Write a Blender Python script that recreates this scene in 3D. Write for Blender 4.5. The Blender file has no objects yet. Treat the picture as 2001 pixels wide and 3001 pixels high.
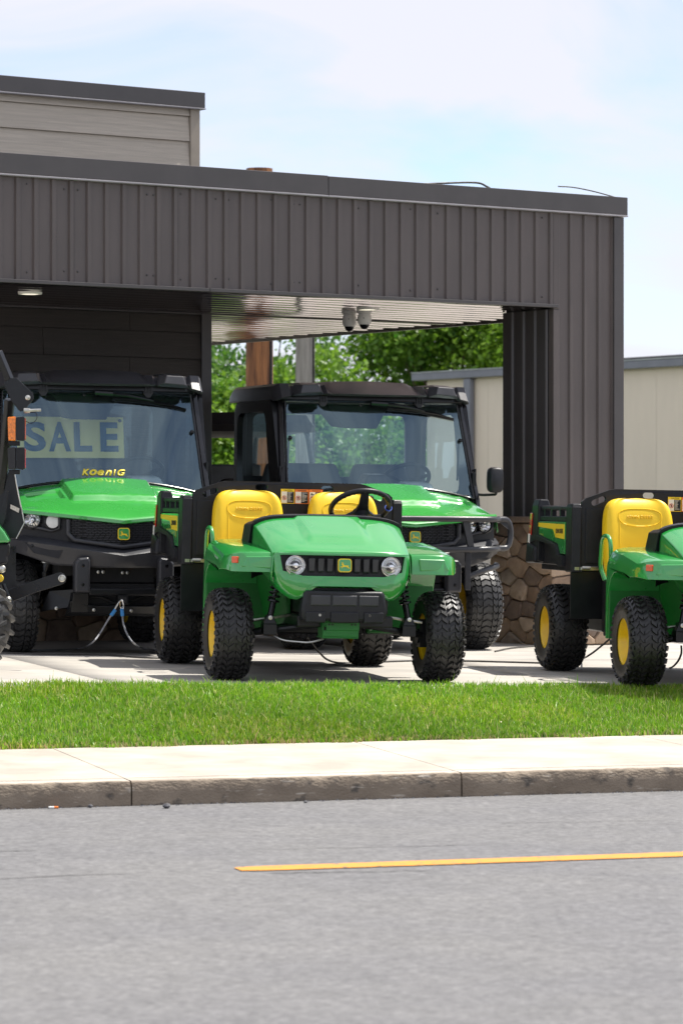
import bpy, math, random
import numpy as np
from mathutils import Vector, Matrix
rad = math.radians
S = bpy.context.scene
COL = S.collection
random.seed(7)

# ------------------------------------------------------------------ camera
cam_d = bpy.data.cameras.new('camera')
cam = bpy.data.objects.new('camera', cam_d)
COL.objects.link(cam)
cam.location = (0.0, 0.0, 1.02)
cam.rotation_euler = (rad(90), 0, 0)
cam_d.sensor_fit = 'HORIZONTAL'
cam_d.sensor_width = 24.0
cam_d.lens = 24.0 * 9600 / 2001
cam_d.clip_start = 0.1
cam_d.clip_end = 3000
cam_d.dof.use_dof = True
cam_d.dof.focus_distance = 20.6
cam_d.dof.aperture_fstop = 5.6
S.camera = cam

# ------------------------------------------------------------------ sky and sun
SUN = Vector((0.47, 0.26, 1.0)).normalized()
world = bpy.data.worlds.new('World')
S.world = world
world.use_nodes = True
wn, wl = world.node_tree.nodes, world.node_tree.links
wn.clear()
wout = wn.new('ShaderNodeOutputWorld')
bg = wn.new('ShaderNodeBackground')
bg.inputs['Strength'].default_value = 0.132
sky = wn.new('ShaderNodeTexSky')
sky.sky_type = 'NISHITA'
sky.sun_disc = False
sky.sun_elevation = math.asin(SUN.z)
sky.sun_rotation = math.atan2(SUN.x, SUN.y)
sky.air_density = 0.6
sky.dust_density = 0.1
sky.ozone_density = 1.0
tc = wn.new('ShaderNodeTexCoord')
mp = wn.new('ShaderNodeMapping')
mp.inputs['Scale'].default_value = (3.0, 3.0, 9.0)
nz = wn.new('ShaderNodeTexNoise')
nz.inputs['Scale'].default_value = 2.2
nz.inputs['Detail'].default_value = 7
nz.inputs['Roughness'].default_value = 0.55
nz.inputs['Distortion'].default_value = 0.6
rp = wn.new('ShaderNodeValToRGB')
rp.color_ramp.elements[0].position = 0.30
rp.color_ramp.elements[0].color = (0.24, 0.24, 0.24, 1)
rp.color_ramp.elements[1].position = 0.55
rp.color_ramp.elements[1].color = (0.95, 0.95, 0.95, 1)
mxs = wn.new('ShaderNodeMix')
mxs.data_type = 'RGBA'
mxs.inputs[7].default_value = (4.3, 4.32, 4.7, 1)
wl.new(tc.outputs['Generated'], mp.inputs['Vector'])
wl.new(mp.outputs['Vector'], nz.inputs['Vector'])
wl.new(nz.outputs['Fac'], rp.inputs['Fac'])
wl.new(rp.outputs['Color'], mxs.inputs[0])
wl.new(sky.outputs['Color'], mxs.inputs[6])
wl.new(mxs.outputs[2], bg.inputs['Color'])
wl.new(bg.outputs['Background'], wout.inputs['Surface'])

sun_d = bpy.data.lights.new('sun', 'SUN')
sun_d.energy = 4.6
sun_d.angle = rad(0.55)
sun_d.color = (1.0, 0.95, 0.87)
sun = bpy.data.objects.new('sun', sun_d)
COL.objects.link(sun)
sun.location = SUN * 60
sun.rotation_euler = SUN.to_track_quat('Z', 'Y').to_euler()

S.view_settings.view_transform = 'Standard'
S.view_settings.look = 'None'
S.view_settings.gamma = 1.0
S.view_settings.use_curve_mapping = False
S.view_settings.exposure = 0.68
S.render.engine = 'CYCLES'
S.cycles.max_bounces = 8
S.cycles.transparent_max_bounces = 16

# ------------------------------------------------------------------ materials
def _sock(n, *names):
    for k in names:
        if k in n.inputs:
            return n.inputs[k]

MATS = {}
def mat(name, col, rough=0.5, metal=0.0, coat=0.0, var=0.0, vscale=8.0, bump=0.0, bscale=60.0, col2=None,
        stretch=(1, 1, 1), spec=0.5, emit=None, estr=0.0, detail=4, ramp=(0.35, 0.65), dirt=0.0):
    """Principled material: base colour mixed with a second one by noise, optional fine bump and dust."""
    if name in MATS:
        return MATS[name]
    m = bpy.data.materials.new(name)
    m.use_nodes = True
    nt = m.node_tree
    b = nt.nodes['Principled BSDF']
    b.inputs['Base Color'].default_value = (*col, 1)
    b.inputs['Roughness'].default_value = rough
    b.inputs['Metallic'].default_value = metal
    _sock(b, 'Specular IOR Level', 'Specular').default_value = spec
    if coat:
        _sock(b, 'Coat Weight', 'Coat').default_value = coat
        _sock(b, 'Coat Roughness').default_value = 0.03
        if coat > .8:
            b.inputs['Coat IOR'].default_value = 1.75
    if emit:
        _sock(b, 'Emission Color', 'Emission').default_value = (*emit, 1)
        b.inputs['Emission Strength'].default_value = estr
    t = nt.nodes.new('ShaderNodeTexCoord')
    mpn = nt.nodes.new('ShaderNodeMapping')
    mpn.inputs['Scale'].default_value = stretch
    nt.links.new(t.outputs['Object'], mpn.inputs['Vector'])
    if var or col2:
        n1 = nt.nodes.new('ShaderNodeTexNoise')
        n1.inputs['Scale'].default_value = vscale
        n1.inputs['Detail'].default_value = detail
        n1.inputs['Roughness'].default_value = 0.6
        nt.links.new(mpn.outputs['Vector'], n1.inputs['Vector'])
        r1 = nt.nodes.new('ShaderNodeValToRGB')
        c2 = col2 if col2 else tuple(max(0, c * (1 - var)) for c in col)
        c1 = col if col2 else tuple(min(1, c * (1 + var)) for c in col)
        r1.color_ramp.elements[0].position = ramp[0]
        r1.color_ramp.elements[1].position = ramp[1]
        r1.color_ramp.elements[0].color = (*c2, 1)
        r1.color_ramp.elements[1].color = (*c1, 1)
        nt.links.new(n1.outputs['Fac'], r1.inputs['Fac'])
        nt.links.new(r1.outputs['Color'], b.inputs['Base Color'])
        if rough < 0.95 and var:
            mr = nt.nodes.new('ShaderNodeMapRange')
            mr.inputs['To Min'].default_value = max(0.02, rough - 0.06)
            mr.inputs['To Max'].default_value = min(1, rough + 0.08)
            nt.links.new(n1.outputs['Fac'], mr.inputs['Value'])
            nt.links.new(mr.outputs['Result'], b.inputs['Roughness'])
    if bump:
        n2 = nt.nodes.new('ShaderNodeTexNoise')
        n2.inputs['Scale'].default_value = bscale
        n2.inputs['Detail'].default_value = 3
        nt.links.new(mpn.outputs['Vector'], n2.inputs['Vector'])
        bp = nt.nodes.new('ShaderNodeBump')
        bp.inputs['Strength'].default_value = bump
        bp.inputs['Distance'].default_value = 0.01
        nt.links.new(n2.outputs['Fac'], bp.inputs['Height'])
        nt.links.new(bp.outputs['Normal'], b.inputs['Normal'])
    MATS[name] = m
    return m

def glass_mat(name, tint, refl=0.10, rough=0.01, refl_tint=(1, 1, 1)):
    """Thin pane: tinted see-through plus a Fresnel reflection."""
    m = bpy.data.materials.new(name)
    m.use_nodes = True
    nt = m.node_tree
    nt.nodes.clear()
    o = nt.nodes.new('ShaderNodeOutputMaterial')
    tr = nt.nodes.new('ShaderNodeBsdfTransparent')
    tr.inputs['Color'].default_value = (*tint, 1)
    gl = nt.nodes.new('ShaderNodeBsdfGlossy')
    gl.inputs['Roughness'].default_value = rough
    gl.inputs['Color'].default_value = (*refl_tint, 1)
    lw = nt.nodes.new('ShaderNodeLayerWeight')     # same from either side of the pane
    lw.inputs['Blend'].default_value = 0.5
    p5 = nt.nodes.new('ShaderNodeMath')
    p5.operation = 'POWER'
    p5.inputs[1].default_value = 5
    mr = nt.nodes.new('ShaderNodeMath')
    mr.operation = 'MULTIPLY_ADD'
    mr.inputs[1].default_value = 0.9 - refl
    mr.inputs[2].default_value = refl
    nt.links.new(lw.outputs['Facing'], p5.inputs[0])
    mx = nt.nodes.new('ShaderNodeMixShader')
    nt.links.new(p5.outputs[0], mr.inputs[0])
    nt.links.new(mr.outputs[0], mx.inputs['Fac'])
    nt.links.new(tr.outputs[0], mx.inputs[1])
    nt.links.new(gl.outputs[0], mx.inputs[2])
    nt.links.new(mx.outputs[0], o.inputs['Surface'])
    MATS[name] = m
    return m

GREEN = mat('green_paint', (0.016, 0.290, 0.044), 0.28, coat=0.9, var=0.04, vscale=3)
GREENSKY = mat('sky_sheen_green', (0.040, 0.345, 0.052), 0.26, coat=0.9, var=0.04, vscale=3)  # cab hood green, lightened: the sky's sheen is put into the base colour
GREENP = mat('green_plastic', (0.006, 0.15, 0.018), 0.42, var=0.08, vscale=6)
YELLOW = mat('yellow_vinyl', (0.86, 0.56, 0.008), 0.42, var=0.03, vscale=5, bump=0.05, bscale=400)
YPAINT = mat('yellow_paint', (0.84, 0.56, 0.012), 0.35, coat=0.3, var=0.05, vscale=9)
BLACKP = mat('black_plastic', (0.014, 0.0145, 0.018), 0.38, spec=.32, var=0.2, vscale=14, bump=0.12, bscale=500)
BLACKG = mat('black_gloss', (0.008, 0.008, 0.010), 0.20, spec=.4, var=0.2, vscale=10)
BLACKM = mat('black_frame_paint', (0.009, 0.0095, 0.011), 0.30, spec=.35, var=0.2, vscale=12)
GREYP = mat('charcoal_plastic', (0.034, 0.035, 0.041), 0.34, spec=.5, var=0.12, vscale=10, bump=0.08, bscale=500)
DARKIN = mat('dark_inside', (0.012, 0.012, 0.013), 0.7, var=0.3, vscale=9)
RUBBER = mat('tyre_rubber', (0.036, 0.036, 0.037), 0.42, var=0.35, vscale=22, bump=0.1, bscale=120)
RUBBERD = mat('dusty_tyre_rubber', (0.017, 0.0165, 0.0165), 0.42, var=0.3, vscale=18, bump=0.1, bscale=120)
CHROME = mat('chrome', (0.80, 0.80, 0.80), 0.10, metal=1.0, var=0.1, vscale=30)
STEEL = mat('zinc_steel', (0.55, 0.54, 0.50), 0.32, metal=1.0, var=0.15, vscale=40)
ORANGE = mat('orange_reflector', (0.75, 0.08, 0.01), 0.25, coat=0.6, var=0.08, vscale=60)
AMBER = mat('amber_lens', (0.80, 0.20, 0.005), 0.18, coat=0.8, var=0.25, vscale=70)
REDL = mat('red_lens', (0.55, 0.012, 0.015), 0.2, coat=0.8, var=0.15, vscale=60)
WHITEP = mat('white_plastic', (0.86, 0.85, 0.80), 0.4, var=0.04, vscale=12)
LAMPW = mat('frosted_lamp', (0.72, 0.72, 0.70), 0.35, var=0.05, vscale=40)
DECY = mat('yellow_print', (0.85, 0.62, 0.02), 0.4)
DECB = mat('black_print', (0.012, 0.012, 0.012), 0.4)
DECW = mat('white_print', (0.78, 0.78, 0.76), 0.4)
DECO = mat('orange_print', (0.80, 0.20, 0.02), 0.4)
DECR = mat('red_print', (0.55, 0.05, 0.03), 0.4)
BLUES = mat('blue_sleeve', (0.03, 0.22, 0.52), 0.45, var=0.1, vscale=60)
CABLE = mat('cable_sheath', (0.23, 0.24, 0.26), 0.4, var=0.2, vscale=40)
CABLEB = mat('dark_cable', (0.06, 0.055, 0.05), 0.5, var=0.2, vscale=40)
GLASS = glass_mat('windshield_glass', (0.86, 0.96, 0.965), 0.155, refl_tint=(.62, .86, 1.0))
GLASSW = glass_mat('window_glass', (0.88, 0.96, 0.965), 0.045, refl_tint=(.75, .9, 1.0))
GLASSL = glass_mat('lamp_glass', (0.95, 0.95, 0.95), 0.08)
GLASSD = glass_mat('smoked_glass', (0.10, 0.10, 0.11), 0.10)

# ------------------------------------------------------------------ mesh building
class MB:
    """Collects shapes; build() links them as one mesh object."""
    def __init__(s):
        s.v, s.f, s.m = [], [], []
    def add(s, vs, fs, M=None, mi=0):
        o = len(s.v)
        if M is not None:
            vs = [M @ Vector(p) for p in vs]
        s.v.extend([tuple(p) for p in vs])
        s.f.extend([tuple(i + o for i in f) for f in fs])
        s.m.extend([mi] * len(fs))
        return s
    def box(s, a, b, M=None, mi=0):
        (x0, y0, z0), (x1, y1, z1) = a, b
        vs = [(x0, y0, z0), (x1, y0, z0), (x1, y1, z0), (x0, y1, z0), (x0, y0, z1), (x1, y0, z1), (x1, y1, z1), (x0, y1, z1)]
        return s.add(vs, [(0, 3, 2, 1), (4, 5, 6, 7), (0, 1, 5, 4), (1, 2, 6, 5), (2, 3, 7, 6), (3, 0, 4, 7)], M, mi)
    def loft(s, loops, caps=True, closed=True, M=None, mi=0):
        n = len(loops[0])
        vs = [p for l in loops for p in l]
        fs = []
        for i in range(len(loops) - 1):
            for j in range(n if closed else n - 1):
                k = (j + 1) % n
                fs.append((i * n + j, i * n + k, (i + 1) * n + k, (i + 1) * n + j))
        if caps and closed:
            fs.append(tuple(range(n - 1, -1, -1)))
            fs.append(tuple((len(loops) - 1) * n + j for j in range(n)))
        return s.add(vs, fs, M, mi)
    def prism(s, poly, axis, a, b, M=None, mi=0):
        """poly: 2D points in the plane across axis, pushed from a to b."""
        def P(p, c):
            return {'x': (c, p[0], p[1]), 'y': (p[0], c, p[1]), 'z': (p[0], p[1], c)}[axis]
        return s.loft([[P(p, a) for p in poly], [P(p, b) for p in poly]], M=M, mi=mi)
    def lathe(s, prof, n=32, axis='x', M=None, mi=0, cap=False):
        """prof: (along axis, radius)."""
        loops = []
        for i in range(n):
            t = 2 * math.pi * i / n
            c, d = math.cos(t), math.sin(t)
            if axis == 'x':
                loops.append([(a, r * c, r * d) for a, r in prof])
            elif axis == 'y':
                loops.append([(r * d, a, r * c) for a, r in prof])
            else:
                loops.append([(r * c, r * d, a) for a, r in prof])
        m = len(prof)
        vs = [p for l in loops for p in l]
        fs = []
        for i in range(n):
            k = (i + 1) % n
            for j in range(m - 1):
                fs.append((i * m + j, k * m + j, k * m + j + 1, i * m + j + 1))
        return s.add(vs, fs, M, mi)
    def tube(s, path, r, n=8, closed=False, M=None, mi=0):
        pts = [Vector(p) for p in path]
        rs = r if isinstance(r, (list, tuple)) else [r] * len(pts)
        loops = []
        up = None
        N = len(pts)
        for i, p in enumerate(pts):
            a = pts[(i - 1) % N] if (closed or i > 0) else p
            b = pts[(i + 1) % N] if (closed or i < N - 1) else p
            d = (b - a).normalized()
            if up is None:
                up = d.orthogonal().normalized()
            up = (up - d * up.dot(d))
            up = up.normalized() if up.length > 1e-6 else d.orthogonal().normalized()
            q = d.cross(up)
            loops.append([tuple(p + (up * math.cos(2 * math.pi * k / n) + q * math.sin(2 * math.pi * k / n)) * rs[i]) for k in range(n)])
        if closed:
            loops.append(loops[0])
        return s.loft(loops, caps=not closed, M=M, mi=mi)
    def cyl(s, a, b, r, n=14, M=None, mi=0):
        return s.tube([a, b], r, n, M=M, mi=mi)
    def grid(s, rows, M=None, mi=0, flip=False):
        m = len(rows[0])
        vs = [p for r in rows for p in r]
        fs = []
        for i in range(len(rows) - 1):
            for j in range(m - 1):
                f = (i * m + j, i * m + j + 1, (i + 1) * m + j + 1, (i + 1) * m + j)
                fs.append(f[::-1] if flip else f)
        return s.add(vs, fs, M, mi)
    def mesh(s, name, mats, smooth=35):
        me = bpy.data.meshes.new(name)
        me.from_pydata(s.v, [], s.f)
        for m in (mats if isinstance(mats, (list, tuple)) else [mats]):
            me.materials.append(m)
        if isinstance(mats, (list, tuple)) and len(mats) > 1:
            me.polygons.foreach_set('material_index', s.m)
        finish(me, smooth)
        return me
    def build(s, name, mats, parent=None, smooth=35, bevel=0, seg=2, sub=0, thick=0, loc=None, fix=True):
        me = s.mesh(name, mats, smooth)
        o = link(name, me, parent)
        if loc:
            o.location = loc
        if fix:
            import bmesh
            b = bmesh.new()
            b.from_mesh(me)
            bmesh.ops.recalc_face_normals(b, faces=b.faces)
            b.to_mesh(me)
            b.free()
        if thick:
            md = o.modifiers.new('thickness', 'SOLIDIFY')
            md.thickness = thick
            md.offset = -1
        if bevel:
            md = o.modifiers.new('edge', 'BEVEL')
            md.width = bevel
            md.segments = seg
            md.limit_method = 'ANGLE'
            md.angle_limit = rad(35)
            md.harden_normals = False
        if sub:
            md = o.modifiers.new('smooth', 'SUBSURF')
            md.levels = sub
            md.render_levels = sub
        return o

def finish(me, smooth=35):
    if smooth:
        me.polygons.foreach_set('use_smooth', [True] * len(me.polygons))
        if smooth < 180:
            me.set_sharp_from_angle(angle=rad(smooth))
    me.update()

def link(name, data, parent=None):
    o = bpy.data.objects.new(name, data)
    COL.objects.link(o)
    if parent is not None:
        o.parent = parent
    return o

def tag(o, label=None, cat=None, group=None, kind=None):
    if label: o['label'] = label
    if cat: o['category'] = cat
    if group: o['group'] = group
    if kind: o['kind'] = kind
    return o

def thing(name, label, cat, loc=(0, 0, 0), rotz=0.0, group=None):
    o = link(name, None)
    o.location = loc
    o.rotation_euler = (0, 0, rotz)
    return tag(o, label, cat, group)

def copy_tree(o, parent=None):
    c = o.copy()
    COL.objects.link(c)
    if parent is not None:
        c.parent = parent
    for ch in [q for q in S.objects if q.parent == o]:
        copy_tree(ch, c)
    return c

def curve_mesh(name, outlines, thick, M, m, smooth=30):
    """A flat plate with holes (even-odd) of the given half thickness, moved by M."""
    cu = bpy.data.curves.new(name, 'CURVE')
    cu.dimensions = '2D'
    cu.fill_mode = 'BOTH'
    cu.extrude = thick
    for ol in outlines:
        sp = cu.splines.new('POLY')
        sp.points.add(len(ol) - 1)
        for p, q in zip(sp.points, ol):
            p.co = (q[0], q[1], 0, 1)
        sp.use_cyclic_u = True
    return _to_mesh(name, cu, M, m, smooth)

def _to_mesh(name, cu, M, m, smooth):
    t = bpy.data.objects.new('tmp', cu)
    COL.objects.link(t)
    dg = bpy.context.evaluated_depsgraph_get()
    dg.update()
    me = bpy.data.meshes.new_from_object(t.evaluated_get(dg))
    bpy.data.objects.remove(t)
    bpy.data.curves.remove(cu)
    me.name = name
    me.transform(M)
    me.materials.clear()
    me.materials.append(m)
    finish(me, smooth)
    return me

def plate(name, outlines, thick, M, m, parent=None, bevel=0):
    o = link(name, curve_mesh(name, outlines, thick, M, m), parent)
    if bevel:
        md = o.modifiers.new('edge', 'BEVEL')
        md.width = bevel
        md.segments = 2
        md.limit_method = 'ANGLE'
        md.angle_limit = rad(40)
    return o

def text(name, body, width, M, m, parent=None, height=None, extrude=0.001, shear=0.0, bold=0.0, space=1.0):
    """Lettering centred at M's origin, scaled to the given width (and height)."""
    cu = bpy.data.curves.new(name, 'FONT')
    cu.body = body
    cu.size = 1.0
    cu.align_x = 'CENTER'
    cu.align_y = 'CENTER'
    cu.shear = shear
    cu.offset = bold
    cu.space_character = space
    cu.resolution_u = 4
    me = _to_mesh(name, cu, Matrix(), m, 0)
    co = np.empty(len(me.vertices) * 3)
    me.vertices.foreach_get('co', co)
    co = co.reshape(-1, 3)
    lo, hi = co.min(0), co.max(0)
    sx = width / (hi[0] - lo[0])
    sy = sx if height is None else height / (hi[1] - lo[1])
    co[:, 0] = (co[:, 0] - (lo[0] + hi[0]) / 2) * sx
    co[:, 1] = (co[:, 1] - (lo[1] + hi[1]) / 2) * sy
    vs = [tuple(c) for c in co]
    top = [(x, y, extrude) for x, y, z in vs]
    # give the flat letters thickness
    import bmesh
    b = bmesh.new()
    b.from_mesh(me)
    for v, c in zip(b.verts, top):
        v.co = c
    b.normal_update()
    r = bmesh.ops.extrude_face_region(b, geom=list(b.faces))
    for e in r['geom']:
        if isinstance(e, bmesh.types.BMVert):
            e.co.z = 0.0
    bmesh.ops.recalc_face_normals(b, faces=b.faces)
    b.to_mesh(me)
    b.free()
    me.transform(M)
    return link(name, me, parent)

def frame(origin, xdir, ydir):
    """Matrix whose x and y axes lie along xdir and ydir (made square), z out of the plane."""
    x = Vector(xdir).normalized()
    z = x.cross(Vector(ydir)).normalized()
    y = z.cross(x)
    return Matrix((( x.x, y.x, z.x, origin[0]), (x.y, y.y, z.y, origin[1]), (x.z, y.z, z.z, origin[2]), (0, 0, 0, 1)))

def rrect(w, h, r, n=5, cx=0, cy=0):
    pts = []
    for (sx, sy, a0) in ((1, 1, 0), (-1, 1, 90), (-1, -1, 180), (1, -1, 270)):
        for k in range(n + 1):
            a = rad(a0 + 90 * k / n)
            pts.append((cx + sx * (w / 2 - r) + r * math.cos(a), cy + sy * (h / 2 - r) + r * math.sin(a)))
    return pts

def sstep(a, b, x):
    t = min(1, max(0, (x - a) / (b - a)))
    return t * t * (3 - 2 * t)

def curve_path(pts, n=8):
    """Catmull-Rom through pts."""
    P = [Vector(p) for p in pts]
    P = [P[0] * 2 - P[1]] + P + [P[-1] * 2 - P[-2]]
    out = []
    for i in range(1, len(P) - 2):
        for k in range(n):
            t = k / n
            a, b, c, d = P[i - 1], P[i], P[i + 1], P[i + 2]
            out.append(tuple(0.5 * ((2 * b) + (c - a) * t + (2 * a - 5 * b + 4 * c - d) * t * t + (3 * b - a - 3 * c + d) * t ** 3)))
    out.append(tuple(P[-2]))
    return out

def round_path(pts, r, n=5):
    """Polyline with its corners rounded."""
    P = [Vector(p) for p in pts]
    out = [tuple(P[0])]
    for i in range(1, len(P) - 1):
        a, b, c = P[i - 1], P[i], P[i + 1]
        ra = min(r, (a - b).length * 0.48, (c - b).length * 0.48)
        p0 = b + (a - b).normalized() * ra
        p1 = b + (c - b).normalized() * ra
        for k in range(n + 1):
            t = k / n
            out.append(tuple(p0 * (1 - t) ** 2 + b * 2 * t * (1 - t) + p1 * t * t))
    out.append(tuple(P[-1]))
    return out

DEER = [(-.80, .28), (-.70, .36), (-.60, .46), (-.72, .62), (-.80, .92), (-.66, .70), (-.56, .62), (-.50, .82), (-.52, 1.0), (-.42, .84), (-.44, .62),
        (-.38, .52), (-.26, .56), (-.34, .44), (-.30, .28), (-.14, .14), (.14, .10), (.42, .10), (.62, .06), (.72, .16), (.76, .04), (.72, -.12), (.82, -.34), (1.0, -.66),
        (.92, -.72), (.70, -.44), (.54, -.30), (.66, -.56), (.56, -.62), (.40, -.30), (.12, -.26), (-.16, -.24), (-.40, -.34), (-.62, -.40), (-.56, -.62), (-.68, -.62),
        (-.76, -.36), (-.68, -.28), (-.52, -.24), (-.74, -.22), (-.92, -.34), (-.98, -.50), (-1.06, -.44), (-.98, -.24), (-.78, -.10), (-.54, -.08), (-.56, .10), (-.62, .20), (-.74, .20)]

def emblem(parent, origin, xdir, ydir, w, h):
    """Badge with a leaping deer: yellow rim, green field, yellow deer."""
    M = frame(origin, xdir, ydir)
    e = plate('emblem', [rrect(w, h, w * .22)], 0.006, M, DECY, parent, bevel=0.002)
    plate('emblem_field', [rrect(w * .86, h * .86, w * .17)], 0.0016, M @ Matrix.Translation((0, 0, 0.0062)), GREEN, e)
    plate('emblem_deer', [[(x * w * .34, y * h * .30) for x, y in DEER]], 0.0016, M @ Matrix.Translation((0, -h * .03, 0.0092)), DECY, e)
    return e

# ------------------------------------------------------------------ ground, road, kerb, walk
TH = rad(17.4)
E1 = Vector((math.cos(TH), math.sin(TH), 0))
N1 = Vector((-math.sin(TH), math.cos(TH), 0))
O1 = Vector((0, 15.9, 0))
def rp_(s, d, z=0.0):
    p = O1 + E1 * s + N1 * d
    return (p.x, p.y, z)
def to_sd(x, y):
    q = Vector((x, y, 0)) - O1
    return q.dot(E1), q.dot(N1)
ROAD_Z = -0.38
PAD_D = 3.06
def pad_z(x, y):
    w = 1 - sstep(21.6, 24.2, y)
    return -0.022 * max(-4, min(4, x)) * (.55 + .45 * w)

def asphalt():
    m = bpy.data.materials.new('asphalt')
    m.use_nodes = True
    nt = m.node_tree
    L = nt.links
    b = nt.nodes['Principled BSDF']
    b.inputs['Roughness'].default_value = 0.85
    t = nt.nodes.new('ShaderNodeTexCoord')
    def noise(sc, det, stretch=(1, 1, 1), rot=0):
        mpn = nt.nodes.new('ShaderNodeMapping')
        mpn.inputs['Scale'].default_value = stretch
        mpn.inputs['Rotation'].default_value = (0, 0, rot)
        L.new(t.outputs['Object'], mpn.inputs['Vector'])
        n = nt.nodes.new('ShaderNodeTexNoise')
        n.inputs['Scale'].default_value = sc
        n.inputs['Detail'].default_value = det
        L.new(mpn.outputs['Vector'], n.inputs['Vector'])
        return n.outputs['Fac']
    def ramp(fac, p0, c0, p1, c1):
        r = nt.nodes.new('ShaderNodeValToRGB')
        r.color_ramp.elements[0].position = p0
        r.color_ramp.elements[1].position = p1
        r.color_ramp.elements[0].color = (*c0, 1)
        r.color_ramp.elements[1].color = (*c1, 1)
        L.new(fac, r.inputs['Fac'])
        return r.outputs['Color']
    def mul(a, c, f=1.0):
        x = nt.nodes.new('ShaderNodeMix')
        x.data_type = 'RGBA'
        x.blend_type = 'MULTIPLY'
        x.inputs[0].default_value = f
        L.new(a, x.inputs[6])
        L.new(c, x.inputs[7])
        return x.outputs[2]
    grain = mul(ramp(noise(34, 6), 0.30, (0.112, 0.111, 0.115), 0.70, (0.192, 0.190, 0.190)), ramp(noise(15, 3), 0.32, (0.86, 0.86, 0.86), 0.66, (1.07, 1.07, 1.07)))
    blot = ramp(noise(1.3, 5), 0.32, (0.93, 0.93, 0.95), 0.68, (1.05, 1.045, 1.03))
    patch = ramp(noise(7, 4), 0.28, (0.91, 0.91, 0.91), 0.62, (1.03, 1.03, 1.03))
    c = mul(mul(grain, blot), patch)
    L.new(c, b.inputs['Base Color'])
    bp = nt.nodes.new('ShaderNodeBump')
    bp.inputs['Strength'].default_value = 0.5
    bp.inputs['Distance'].default_value = 0.006
    L.new(noise(110, 4), bp.inputs['Height'])
    L.new(bp.outputs['Normal'], b.inputs['Normal'])
    return m
ASPHALT = asphalt()
CONC = mat('pale_concrete', (0.43, 0.385, 0.325), 0.8, var=0.17, vscale=2.5, bump=0.15, bscale=90, detail=8)
CONCPAD = mat('pad_concrete', (0.46, 0.43, 0.385), 0.8, col2=(0.34, 0.32, 0.29), vscale=1.7, bump=0.15, bscale=80, detail=8, stretch=(1, 1.6, 1))
LAWN = mat('lawn_soil', (0.05, 0.10, 0.012), 0.95, col2=(0.07, 0.06, 0.03), vscale=9, ramp=(0.3, 0.6))
FARG = mat('far_ground', (0.10, 0.13, 0.05), 0.95, col2=(0.16, 0.15, 0.12), vscale=0.15)
LINEY = mat('road_paint', (0.66, 0.275, 0.035), 0.7, col2=(0.50, 0.25, 0.06), vscale=14, ramp=(0.28, 0.48), detail=8)
TAR = mat('tar_seam', (0.098, 0.096, 0.095), 0.8, var=0.3, vscale=6)

def worn_paint():
    m = LINEY
    nt = m.node_tree
    b = nt.nodes['Principled BSDF']
    src = b.inputs['Base Color'].links[0].from_socket
    t = nt.nodes.new('ShaderNodeTexCoord')
    n = nt.nodes.new('ShaderNodeTexNoise')
    n.inputs['Scale'].default_value = 30
    n.inputs['Detail'].default_value = 6
    nt.links.new(t.outputs['Object'], n.inputs['Vector'])
    r = nt.nodes.new('ShaderNodeValToRGB')
    r.color_ramp.elements[0].position = .60
    r.color_ramp.elements[1].position = .68
    nt.links.new(n.outputs['Fac'], r.inputs['Fac'])
    x = nt.nodes.new('ShaderNodeMix')
    x.data_type = 'RGBA'
    x.inputs[7].default_value = (.17, .13, .10, 1)
    nt.links.new(r.outputs['Color'], x.inputs[0])
    nt.links.new(src, x.inputs[6])
    nt.links.new(x.outputs[2], b.inputs['Base Color'])
worn_paint()

def sheet(name, sd, z, m, kind='structure'):
    mb = MB()
    mb.add([rp_(s, d, z) for s, d in sd], [tuple(range(len(sd)))])
    return tag(mb.build(name, m, smooth=0), kind=kind)
sheet('road', [(-500, -500), (500, -500), (500, 0.1), (-500, 0.1)], ROAD_Z, ASPHALT)
sheet('ground', [(-700, PAD_D - 0.02), (700, PAD_D - 0.02), (700, 1200), (-700, 1200)], -0.14, FARG)
# yellow dash with worn, uneven edges
mb = MB()
dl = to_sd(0.44, 13.06)[1]
pts_a, pts_b = [], []
for k in range(121):
    s = -0.62 + k * 0.05 - 0.0
    w = 0.080 + random.uniform(-.004, .004)
    if k < 3:
        w *= (.8, .95, 1)[k] * random.uniform(.9, 1)
    s0 = to_sd(-0.47, 13.0)[0] + k * 0.05
    pts_a.append(rp_(s0, dl - w, ROAD_Z + 0.004))
    pts_b.append(rp_(s0, dl + w, ROAD_Z + 0.004))
mb.grid([pts_a, pts_b])
tag(mb.build('road_marking', LINEY, smooth=0), kind='structure')
# an old seam and a few cracks in the asphalt
mb = MB()
def crack(sd, w):
    A, B = [], []
    for i, (s, d) in enumerate(sd):
        ww = w * random.uniform(.4, 1.2) * (0.15 if i in (0, len(sd) - 1) else 1)
        A.append(rp_(s, d - ww, ROAD_Z + 0.004))
        B.append(rp_(s, d + ww, ROAD_Z + 0.004))
    mb.grid([A, B])
s0 = to_sd(-0.55, 13.0)[0]
for a, b, d, w in ((-3.2, -0.35, dl - .02, .006), (-1.35, -0.5, dl + 1.05, .006), (0.3, 1.3, dl + .72, .005), (0.15, 0.8, dl - .16, .008), (1.7, 2.4, dl + 1.5, .005)):
    n = 24
    ph = random.random() * 6
    crack([(s0 + a + (b - a) * k / n, d + 0.03 * math.sin(k * .9 + ph) * (b - a) * .3 + random.uniform(-.008, .008) - 0.10 * k / n * (b < 3 and a > -2)) for k in range(n + 1)], w)
tag(mb.build('road_crack', TAR, smooth=0), kind='structure')

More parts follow.
